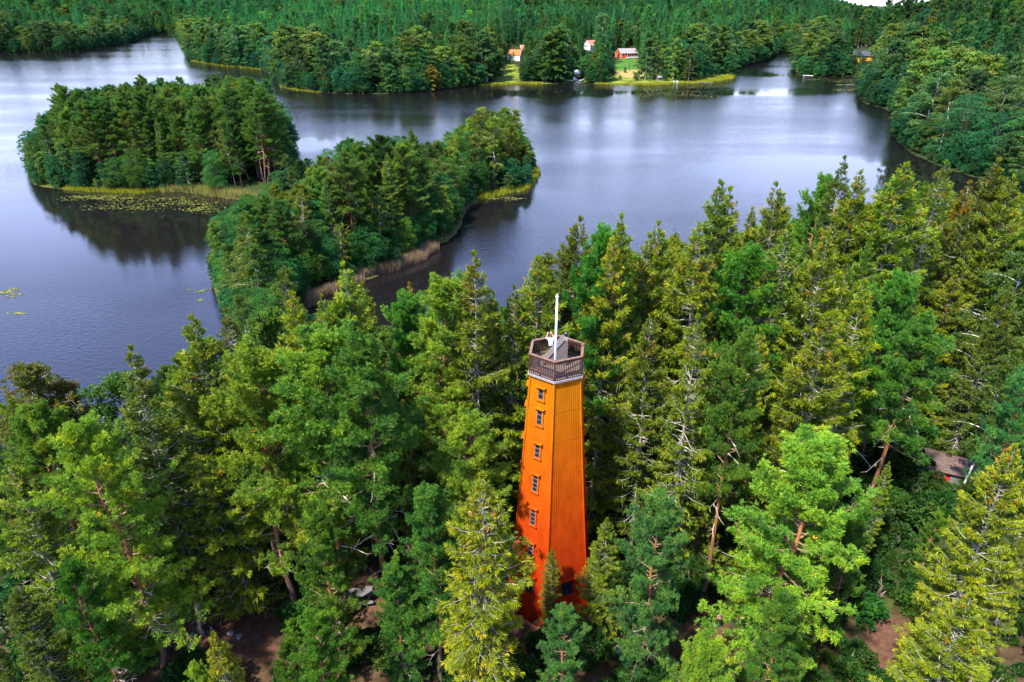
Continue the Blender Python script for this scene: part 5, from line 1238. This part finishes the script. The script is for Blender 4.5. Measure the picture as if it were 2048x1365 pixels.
# ------------------------------------------------------------------ people
M['skin'] = simple('skin', (0.50, 0.28, 0.19), 0.6, 0.1, 8)
M['hair'] = simple('brown_hair', (0.09, 0.04, 0.02), 0.6, 0.3, 20)
M['shirt_white'] = simple('white_shirt', (0.75, 0.75, 0.78), 0.8, 0.1, 8)
M['denim'] = simple('dark_denim', (0.03, 0.04, 0.07), 0.85, 0.2, 10)
M['cloth_dark'] = simple('slate_jacket', (0.035, 0.045, 0.065), 0.85, 0.2, 10)
M['cloth_black'] = simple('black_trousers', (0.010, 0.010, 0.012), 0.85, 0.2, 10)
M['cloth_pink'] = simple('pale_pink_top', (0.45, 0.24, 0.22), 0.85, 0.2, 10)
def person(loc, rz, H, pose, top, bottom, hair, label, sleeves=True):
    """one skinned figure; pose gives wrist targets and forward lean"""
    s = H / 1.75
    ln = pose.get('lean', 0.0)
    J = {'pelvis': (0, 0, .93), 'waist': (0, -.02 - .1 * ln, 1.10), 'chest': (0, -.02 - .28 * ln, 1.33 - .03 * ln), 'neck': (0, -.03 - .38 * ln, 1.47 - .06 * ln), 'head': (0, -.05 - .42 * ln, 1.58 - .07 * ln), 'crown': (0, -.05 - .46 * ln, 1.69 - .08 * ln)}
    for sd, nm in ((-1, 'r'), (1, 'l')):
        st = pose.get('stride', 0.0) * sd
        J['hip' + nm] = (sd * .10, 0, .90); J['knee' + nm] = (sd * .11, -st * .5 - .02, .49); J['ankle' + nm] = (sd * .11, -st * .9 + .03, .09); J['toe' + nm] = (sd * .13, -st * .9 - .14, .045)
        cx_, cy_, cz_ = J['chest']; J['sh' + nm] = (sd * .19, cy_, cz_ + .07)
        el_, wr = pose.get('arm' + nm, ((sd * .27, cy_ + .02, 1.12), (sd * .27, cy_ - .12, .90)))
        J['el' + nm] = el_; J['wr' + nm] = wr
        dv_ = (Vector(wr) - Vector(el_)).normalized(); J['hand' + nm] = tuple(Vector(wr) + dv_ * .09)
        sx = Vector((1, 0, 0)) if abs(dv_.x) < .7 else Vector((0, 1, 0))
        lat = (sx - dv_ * sx.dot(dv_)).normalized()
        for q in range(4): J[f'f{q}{nm}'] = tuple(Vector(wr) + dv_ * (.165 - .012 * abs(q - 1.4)) + lat * (q - 1.5) * .022)
        J['th' + nm] = tuple(Vector(wr) + dv_ * .07 + lat * .06)
    Rr = {'pelvis': .15, 'waist': .135, 'chest': .155, 'neck': .055, 'head': .098, 'crown': .07}
    for nm in 'rl': Rr.update({'hip' + nm: .095, 'knee' + nm: .062, 'ankle' + nm: .045, 'toe' + nm: .04, 'sh' + nm: .062, 'el' + nm: .045, 'wr' + nm: .03, 'hand' + nm: .036, 'th' + nm: .010, **{f'f{q}{nm}': .010 for q in range(4)}})
    names = list(J); E = [('pelvis', 'waist'), ('waist', 'chest'), ('chest', 'neck'), ('neck', 'head'), ('head', 'crown')]
    for nm in 'rl': E += [('pelvis', 'hip' + nm), ('hip' + nm, 'knee' + nm), ('knee' + nm, 'ankle' + nm), ('ankle' + nm, 'toe' + nm), ('chest', 'sh' + nm), ('sh' + nm, 'el' + nm), ('el' + nm, 'wr' + nm), ('wr' + nm, 'hand' + nm), ('wr' + nm, 'th' + nm)] + [('hand' + nm, f'f{q}{nm}') for q in range(4)]
    me = bpy.data.meshes.new('body'); me.from_pydata([tuple(c * s for c in J[n_]) for n_ in names], [(names.index(a), names.index(b)) for a, b in E], [])
    tmp = bpy.data.objects.new('tmp_body', me); C.objects.link(tmp)
    sk = tmp.modifiers.new('skin', 'SKIN'); sub = tmp.modifiers.new('sub', 'SUBSURF'); sub.levels = sub.render_levels = 1
    for v, n_ in zip(me.skin_vertices[0].data, names):
        v.radius = (Rr[n_] * s * (1.15 if n_ in ('chest', 'pelvis', 'waist') else 1), Rr[n_] * s * (.8 if n_ in ('chest', 'pelvis', 'waist') else 1)); v.use_root = (n_ == 'pelvis')
    dg = bpy.context.evaluated_depsgraph_get(); bm2 = bpy.data.meshes.new_from_object(tmp.evaluated_get(dg))
    bpy.data.objects.remove(tmp)
    bm2.materials.clear()
    for q in (M['skin'], top, bottom, M['black']): bm2.materials.append(q)
    hd = Vector(J['neck']) * s
    for p in bm2.polygons:
        c = Vector(p.center); z_ = c.z / s; wd_ = min((c - Vector(J['wr' + n2]) * s).length for n2 in 'rl'); hn = min((c - Vector(J['hand' + n2]) * s).length for n2 in 'rl'); fe = min((c - Vector(J['el' + n2]) * s).length for n2 in 'rl')
        if hn < .13 * s or wd_ < .05 * s: i = 0
        elif not sleeves and wd_ < .24 * s and fe > .05 * s and abs(c.x) > .12 * s: i = 0
        elif z_ > J['neck'][2] + .01 and abs(c.x) < .14 * s and (c - hd).length < .33 * s: i = 0
        elif z_ < .07: i = 3
        elif z_ < .98 and abs(c.x) < .24 * s: i = 2
        else: i = 1
        p.material_index = i; p.use_smooth = True
    e = empty('person', loc, rz); tag(e, label, 'person')
    link('body', bm2, e)
    m = MB(); hc = Vector(J['head']) * s
    for i in range(5):
        a0, a1 = i * .36, (i + 1) * .36
        for j in range(10):
            b0, b1 = j * .628, (j + 1) * .628
            pt = lambda a, b: hc + Vector((math.sin(a) * math.cos(b) * .112, math.sin(a) * math.sin(b) * .122 + .028, math.cos(a) * .135 + .045)) * s
            m.add([pt(a0, b0), pt(a1, b0), pt(a1, b1), pt(a0, b1)], [(0, 1, 2, 3)])
    m.build('hair', hair, e, smooth=True)
    m = MB(); fcz = Vector(J['head']) * s
    for sd in (-1, 1): m.box(fcz + Vector((sd * .035, -.094, .012)) * s, (.022 * s, .012 * s, .012 * s))
    m.build('eyes', M['black'], e)
    return e
px_, py_ = -0.30, 1.02
person((TX + px_, TY + py_, TZ + DZ), math.radians(200), 1.62, {'lean': 0.25, 'armr': ((-.30, -.22, 1.42), (-.16, -.36, 1.66)), 'arml': ((.30, -.22, 1.42), (.14, -.36, 1.66)), 'stride': .05}, M['shirt_white'], M['denim'], M['hair'], 'person in white shirt raising both arms on the tower deck', sleeves=False)
gx1, gy1, gz1 = at_ground(346, 1312)
person((gx1, gy1, gz1), math.radians(120), 1.75, {'lean': 0.35, 'stride': .16}, M['cloth_dark'], M['cloth_black'], M['black'], 'person in dark jacket and black trousers walking on the brown path')
gx2, gy2, gz2 = at_ground(418, 1276)
person((gx2, gy2, gz2), math.radians(40), 1.7, {'lean': 0.1, 'stride': .08}, M['cloth_black'], M['cloth_black'], M['hair'], 'brown haired person in black beside the grey boulder')
gx3, gy3, gz3 = at_ground(1436, 1258)
person((gx3, gy3, gz3), math.radians(210), 1.68, {'lean': 0.1, 'stride': .1}, M['cloth_pink'], M['cloth_black'], M['hair'], 'person in pale pink top half hidden behind a pine crown')

# ------------------------------------------------------------------ small things near the tower
M['rock'] = simple('grey_rock', (0.16, 0.155, 0.15), 0.9, 0.4, 3, bump=0.5)
M['oldwood'] = simple('weathered_planks', (0.11, 0.105, 0.11), 0.85, 0.3, 5)
def boulder(name, loc, size, seed, label, group=None):
    r = random.Random(seed); m = MB(); n1, n2 = 9, 7
    vs_ = []
    for i in range(n2 + 1):
        a = math.pi * i / n2
        for j in range(n1):
            b = 2 * math.pi * j / n1; k = 1 + 0.22 * math.sin(3 * b + seed) * math.sin(a) + r.uniform(-.12, .12)
            vs_.append((math.sin(a) * math.cos(b) * size[0] * k, math.sin(a) * math.sin(b) * size[1] * k, math.cos(a) * size[2] * k + size[2] * .45))
    fs = [(i * n1 + j, (i + 1) * n1 + j, (i + 1) * n1 + (j + 1) % n1, i * n1 + (j + 1) % n1) for i in range(n2) for j in range(n1)]
    m.add(vs_, fs); o = m.build(name, M['rock'], None, loc, True); return tag(o, label, 'boulder', group)
boulder('boulder', at_ground(412, 1264), (.55, .45, .55), 3, 'grey rounded boulder on the brown path beside a person in black')
for i, (a, b) in enumerate([(385, 1272), (462, 1270), (478, 1276), (382, 1296), (1590 - 160, 1252)]):
    boulder('stone', at_ground(a, b), (.28, .24, .16), 10 + i, ['flat stone on the path left of the grey boulder', 'pale stone on the path left of the tall pine trunk', 'small stone nearest the tall pine trunk foot', 'low stone on the path behind the walker', 'white flat stone on the dirt behind the half hidden person'][i])
def picnic(loc, rz, label):
    e = empty('picnic_table', loc, rz); tag(e, label, 'table')
    pl = MB(); pl.box((0, 0, 0), (1.9, .13, .045)); pme_ = pl.mesh('plank', M['oldwood'])
    for i in range(5): link('plank', pme_, e, (0, (i - 2) * .15, .74))
    for sd in (-1, 1):
        for q in (0, 1): link('seat_plank', pme_, e, (0, sd * (.68 + .145 * q), .44))
    for sx in (-.65, .65):
        m = MB(); m.beam((sx, -.28, .715), (sx, -.62, 0), .09, .05); m.beam((sx, .28, .715), (sx, .62, 0), .09, .05); m.box((sx, 0, .39), (.05, 1.7, .09)); m.build('trestle', M['oldwood'], e)
    return e
picnic(at_ground(1258, 1318), 0.4, 'weathered pale plank table at the bottom right of the tower foot')
picnic(at_ground(722, 1205), 0.2, 'weathered grey plank table on the dirt left of the tower')
# red hut
M['redwall'] = simple('red_hut_boards', (0.34, 0.015, 0.012), 0.8, 0.25, 4)
M['hutroof'] = simple('brown_felt_roof', (0.085, 0.058, 0.05), 0.9, 0.35, 5)
M['greydoor'] = simple('grey_door', (0.12, 0.12, 0.11), 0.8, 0.2, 5)
def gable_house(name, loc, rz, L, W, wallh, roofh, mats, label, cat='house', windows=(), chimney=False, veranda=False, door=None, trim=None, over=0.4):
    """gable roof along local X; front is -Y"""
    e = empty(name, loc, rz); tag(e, label, cat)
    wm, rm = mats
    m = MB(); a, b = L / 2, W / 2
    m.add([(-a, -b, -1.2), (a, -b, -1.2), (a, b, -1.2), (-a, b, -1.2), (-a, -b, wallh), (a, -b, wallh), (a, b, wallh), (-a, b, wallh), (-a, 0, wallh + roofh), (a, 0, wallh + roofh)],
          [(0, 1, 5, 4), (2, 3, 7, 6), (1, 2, 6, 9, 5), (3, 0, 4, 8, 7)])
    m.build('wall', wm, e)
    sl = roofh / b
    roofs = []
    for sd in (-1, 1):
        m = MB(); y1, z1 = sd * (b + over), wallh - sl * over
        n_ = 7
        for q in range(n_):             # roof sheets in overlapping courses
            f0, f1 = q / n_, (q + 1) / n_
            p0 = (0 + (y1) * f0, (wallh + roofh) + (z1 - wallh - roofh) * f0); p1 = (y1 * f1, (wallh + roofh) + (z1 - wallh - roofh) * f1)
            lift0, lift1 = 0.06, 0.10
            m.add([(-a - over, p0[0], p0[1] + lift0), (a + over, p0[0], p0[1] + lift0), (a + over, p1[0], p1[1] + lift1), (-a - over, p1[0], p1[1] + lift1), (-a - over, p1[0], p1[1] + .02), (a + over, p1[0], p1[1] + .02), (a + over, p0[0], p0[1] + .02), (-a - over, p0[0], p0[1] + .02)],
                  [(0, 1, 2, 3), (3, 2, 5, 4), (1, 6, 5, 2), (7, 0, 3, 4), (4, 5, 6, 7)])
        roofs.append(m.build('roof', rm, e))
    if trim:
        for sx in (-1, 1):
            m = MB()
            for sd in (-1, 1): m.beam((sx * (a + over + .03), 0, wallh + roofh + .02), (sx * (a + over + .03), sd * (b + over), wallh - sl * over + .02), .06, .26)
            m.build('bargeboard', trim, e)
            for sd in (-1, 1):
                m = MB(); m.box((sx * (a + .02), sd * (b + .02), wallh / 2 - .3), (.2, .2, wallh + .6)); m.build('corner_trim', trim, e)
    for (side, u, zc, w, h) in windows:
        m = MB()
        if side in 'fb':
            yy = -b - .03 if side == 'f' else b + .03
            m.box((u, yy, zc), (w + .3, .08, h + .3)); wo = m.build('window', trim or M['white'], e)
            m = MB(); m.box((u, yy + (-.03 if side == 'f' else .03), zc), (w, .06, h)); m.build('pane', M['glass'], wo)
        else:
            xx = -a - .03 if side == 'l' else a + .03
            m.box((xx, u, zc), (.08, w + .3, h + .3)); wo = m.build('window', trim or M['white'], e)
            m = MB(); m.box((xx + (-.03 if side == 'l' else .03), u, zc), (.06, w, h)); m.build('pane', M['glass'], wo)
    if door:
        u, w, h, dm_ = door; m = MB(); m.box((u, -b - .04, h / 2), (w, .08, h)); m.build('door', dm_, e)
    if chimney:
        m = MB(); m.box((a * .3, b * .15, wallh + roofh + .3), (.9, .9, 1.6)); m.build('chimney', M['brickred'], roofs[0])
    if veranda:
        m = MB(); m.box((a * .25, -b - 1.5, .05), (L * .7, 2.8, .3)); v = m.build('veranda', trim, e)
        for i in range(6):
            m = MB(); m.box((a * .25 - L * .34 + i * L * .136, -b - 2.8, wallh * .5), (.16, .16, wallh)); m.build('post', trim, v)
        m = MB(); m.box((a * .25, -b - 2.8, 1.0), (L * .7, .1, .14)); m.box((a * .25, -b - 2.8, .55), (L * .7, .06, .5)); m.build('balustrade', trim, v)
        m = MB(); m.add([(a * .25 - L * .37, -b - 3.2, wallh - .25), (a * .25 + L * .37, -b - 3.2, wallh - .25), (a * .25 + L * .37, -b - .2, wallh + .35), (a * .25 - L * .37, -b - .2, wallh + .35), (a * .25 - L * .37, -b - 3.2, wallh - .1), (a * .25 + L * .37, -b - 3.2, wallh - .1), (a * .25 + L * .37, -b - .2, wallh + .5), (a * .25 - L * .37, -b - .2, wallh + .5)], [(3, 2, 1, 0), (4, 5, 6, 7), (0, 1, 5, 4), (1, 2, 6, 5), (2, 3, 7, 6), (3, 0, 4, 7)]); m.build('porch_roof', rm, v)
    return e
M['brickred'] = simple('chimney_brick', (0.30, 0.10, 0.07), 0.9, 0.3, 4)
hxx, hyy, hzz = at_ground(1912, 985)
gable_house('hut', (hxx, hyy + 1.5, hzz), -0.42, 4.4, 3.0, 2.2, 0.75, (M['redwall'], M['hutroof']), 'small red hut with brown felt roof half hidden among trees at right', 'hut', door=(0.2, .9, 1.9, M['greydoor']), over=.35)

# ------------------------------------------------------------------ the far shore: houses, boathouse, boats, jetty
M['red'] = simple('red_boards', (0.52, 0.07, 0.02), 0.8, 0.12, 1.5)
M['greyroof'] = simple('grey_roof', (0.22, 0.20, 0.21), 0.8, 0.12, 1)
M['orangeroof'] = simple('orange_tile_roof', (0.30, 0.10, 0.03), 0.8, 0.2, 1)
M['pinkroof'] = simple('pink_tile_roof', (0.42, 0.15, 0.11), 0.8, 0.2, 1)
M['darkroof'] = simple('dark_slate_roof', (0.045, 0.045, 0.075), 0.8, 0.2, 1)
M['yellow'] = simple('yellow_boards', (0.45, 0.21, 0.015), 0.8, 0.12, 1)
M['maroon'] = simple('maroon_boards', (0.13, 0.018, 0.018), 0.8, 0.2, 1)
M['zinc'] = simple('zinc_roof', (0.42, 0.50, 0.60), 0.5, 0.1, 1)
def gpos(px, py): return at_ground(px, py)
x, y, z = gpos(1254, 117)
gable_house('house', (x, y + 5, z + .4), 0.42, 17, 9.5, 4.0, 3.6, (M['red'], M['greyroof']), 'red house with white trim, grey roof and veranda above the lawn', 'house',
            windows=[('l', 0, 2.0, 2.6, 1.8), ('f', -6.3, 2.2, 1.4, 1.5), ('f', -1, 2.2, 2.0, 1.7), ('f', 3.5, 2.2, 2.0, 1.7)], chimney=False, veranda=True, trim=M['white'])
x, y, z = gpos(1031, 122)
gable_house('house', (x, y + 4, z + .3), -0.45, 12, 8, 4.2, 4.2, (M['white'], M['orangeroof']), 'white house with orange tiled roof behind an autumn tree', 'house', windows=[('l', 0, 2.2, 1.6, 1.5), ('f', -2.6, 2.2, 1.5, 1.5), ('r', 0, 4.6, 1.2, 1.2)], trim=M['white'])
x, y, z = gpos(1052, 112)
gable_house('house', (x, y + 12, z + .3), 0.1, 10, 8, 4.6, 3.4, (M['maroon'], M['pinkroof']), 'dark house with red roof just behind the orange roofed house', 'house', windows=[('f', -2.6, 2.2, 1.5, 1.5)], trim=M['white'])
x, y, z = gpos(1181, 101)
gable_house('house', (x, y + 4, z + .3), 0.75, 10, 8.5, 4.4, 4.0, (M['white'], M['pinkroof']), 'house with a faded pink roof higher up among dark trees', 'house', windows=[('l', 0, 3.2, 1.6, 1.5)], trim=M['white'])
x, y, z = gpos(1157, 159)
gable_house('boathouse', (x + 1, y + 4, z + .5), 0.05, 7.5, 6.0, 3.0, 2.6, (M['maroon'], M['zinc']), 'maroon boathouse with pale zinc roof by the boats', 'boathouse', windows=[('f', -1.5, 1.6, .9, .9)], chimney=True)
x, y, z = gpos(1736, 124)
gable_house('house', (x, y + 5, z + .3), -0.12, 21, 9, 4.2, 3.0, (M['yellow'], M['darkroof']), 'yellow house under a long dark roof above the right cove', 'house', windows=[('f', -4, 2.2, 1.4, 1.5), ('f', 4, 2.2, 1.4, 1.5)], trim=M['white'], over=.7)
x, y, z = gpos(1319, 162)
gable_house('shed', (x, y + 2, z + .1), 0.3, 3.6, 2.8, 2.2, 1.0, (M['greydoor'], M['fascia']), 'tiny grey shed on the shore right of the tall birch', 'shed', door=(0, .9, 1.8, M['shutter']))

def boat(loc, rz, L, label, pitch=0.0, mat='white', group=None):
    e = empty('rowing_boat', loc, rz); e.rotation_euler = (pitch, 0, rz); tag(e, label, 'boat', group)
    n_ = 9; rows = []
    m = MB(); vs_ = []
    for i in range(n_):
        t = i / (n_ - 1); w = .36 * L * .5 * math.sin(math.pi * (0.12 + 0.88 * (1 - t)) ** 0.8) if t < 1 else .02
        w = .19 * L * (1 - t ** 2.6) ** .8 * (0.8 + .2 * min(1, t * 4)) + .02; k = .10 + .22 * t ** 4; sh = .52 + .28 * t ** 2
        yv = (t - .5) * L
        for (fx_, fz_) in ((-1, sh), (-.82, .28 + k * .5), (-.3, k), (.3, k), (.82, .28 + k * .5), (1, sh)): vs_.append((w * fx_, yv, fz_))
    fs = [(i * 6 + j, i * 6 + j + 1, (i + 1) * 6 + j + 1, (i + 1) * 6 + j) for i in range(n_ - 1) for j in range(5)] + [(5, 4, 3, 2, 1, 0)]
    m.add(vs_, fs); h = m.build('hull', M[mat], e); so = h.modifiers.new('thick', 'SOLIDIFY'); so.thickness = .05
    for q in (-.18, .16):
        m = MB(); m.box((0, q * L, .42), (.33 * L, .24, .04)); m.build('thwart', M['oldwood'], e)
    return e
for (px, py, rz, L, pit, lab) in ((1134, 163, 1.1, 8.0, 0, 'white rowing boat left of two others below the boathouse'), (1150, 161, 0.12, 8.0, 0.30, 'white rowing boat drawn up bow first in the middle'), (1163, 163, -0.6, 8.0, 0.12, 'white rowing boat at right beside the small landing')):
    x, y, z = gpos(px, py); boat((x, y, max(z, 0.0) + .12), rz, L, lab, pit)
x, y = wat(1616, 153); boat((x, y, 0.02), 1.35, 7.5, 'white boat moored below the birches of the right cove')
def jetty(p0, p1, w, label):
    a, b = Vector((*p0, .45)), Vector((*p1, .45)); e = empty('jetty', (a.x, a.y, 0), math.atan2(b.y - a.y, b.x - a.x)); tag(e, label, 'jetty')
    L = (b - a).length; pl = MB(); pl.box((0, 0, 0), (.42, w, .06)); pm_ = pl.mesh('plank', M['oldwood']); n_ = int(L / .5)
    for i in range(n_): link('plank', pm_, e, (i * .5 + .25, 0, .45))
    m = MB()
    for sy in (-1, 1): m.box((L / 2, sy * w * .38, .36), (L, .14, .12))
    m.build('stringer', M['oldwood'], e)
    pm2 = MB(); pm2.tube([(0, 0, -1.5), (0, 0, .85)], [.09, .09], 8); pp = pm2.mesh('post', M['fascia'])
    for i in range(int(L / 2.5) + 1):
        for sy in (-1, 1): link('post', pp, e, (i * 2.5 + .3, sy * (w / 2 + .05), 0))
    return e
jetty(wat(1397, 166), wat(1426, 168), 2.2, 'pale plank jetty with posts at the grassy corner of the far shore')
jetty(wat(1150, 166), wat(1163, 168), 1.8, 'small white landing stage in front of the drawn up boats')
# garden furniture, boat and shrub on the far meadow
def chair(loc, rz, label, s=1.6):
    e = empty('garden_chair', loc, rz); e.scale = (s, s, s); tag(e, label, 'chair', 'white garden chairs on the far shore')
    m = MB(); m.box((0, 0, .42), (.55, .55, .05)); m.build('seat', M['white'], e)
    m = MB(); m.box((0, .27, .75), (.55, .05, .65)); m.build('backrest', M['white'], e)
    for sx in (-1, 1):
        for sy in (-1, 1):
            m = MB(); m.box((sx * .24, sy * .24, .2), (.05, .05, .4)); m.build('leg', M['white'], e)
x, y, z = gpos(1348, 167); chair((x, y, z), .4, 'white garden chair on the far shore, left one of two')
x, y, z = gpos(1354, 168); chair((x, y, z), -.5, 'white garden chair on the far shore, right one of two')
M['redcover'] = simple('red_tarpaulin', (0.60, 0.012, 0.02), 0.6, 0.15, 1)
x, y, z = gpos(1249, 117)
b_ = MB(); b_.tube([(-3.2, 0, .5), (-2.2, 0, .8), (0, 0, 1.0), (2.0, 0, .85), (3.2, 0, .45)], [.3, .9, 1.1, .95, .25], 10)
tag(b_.build('covered_boat', M['redcover'], None, (x, y, z), True), 'red tarpaulin covered boat on the lawn before the red house', 'boat')
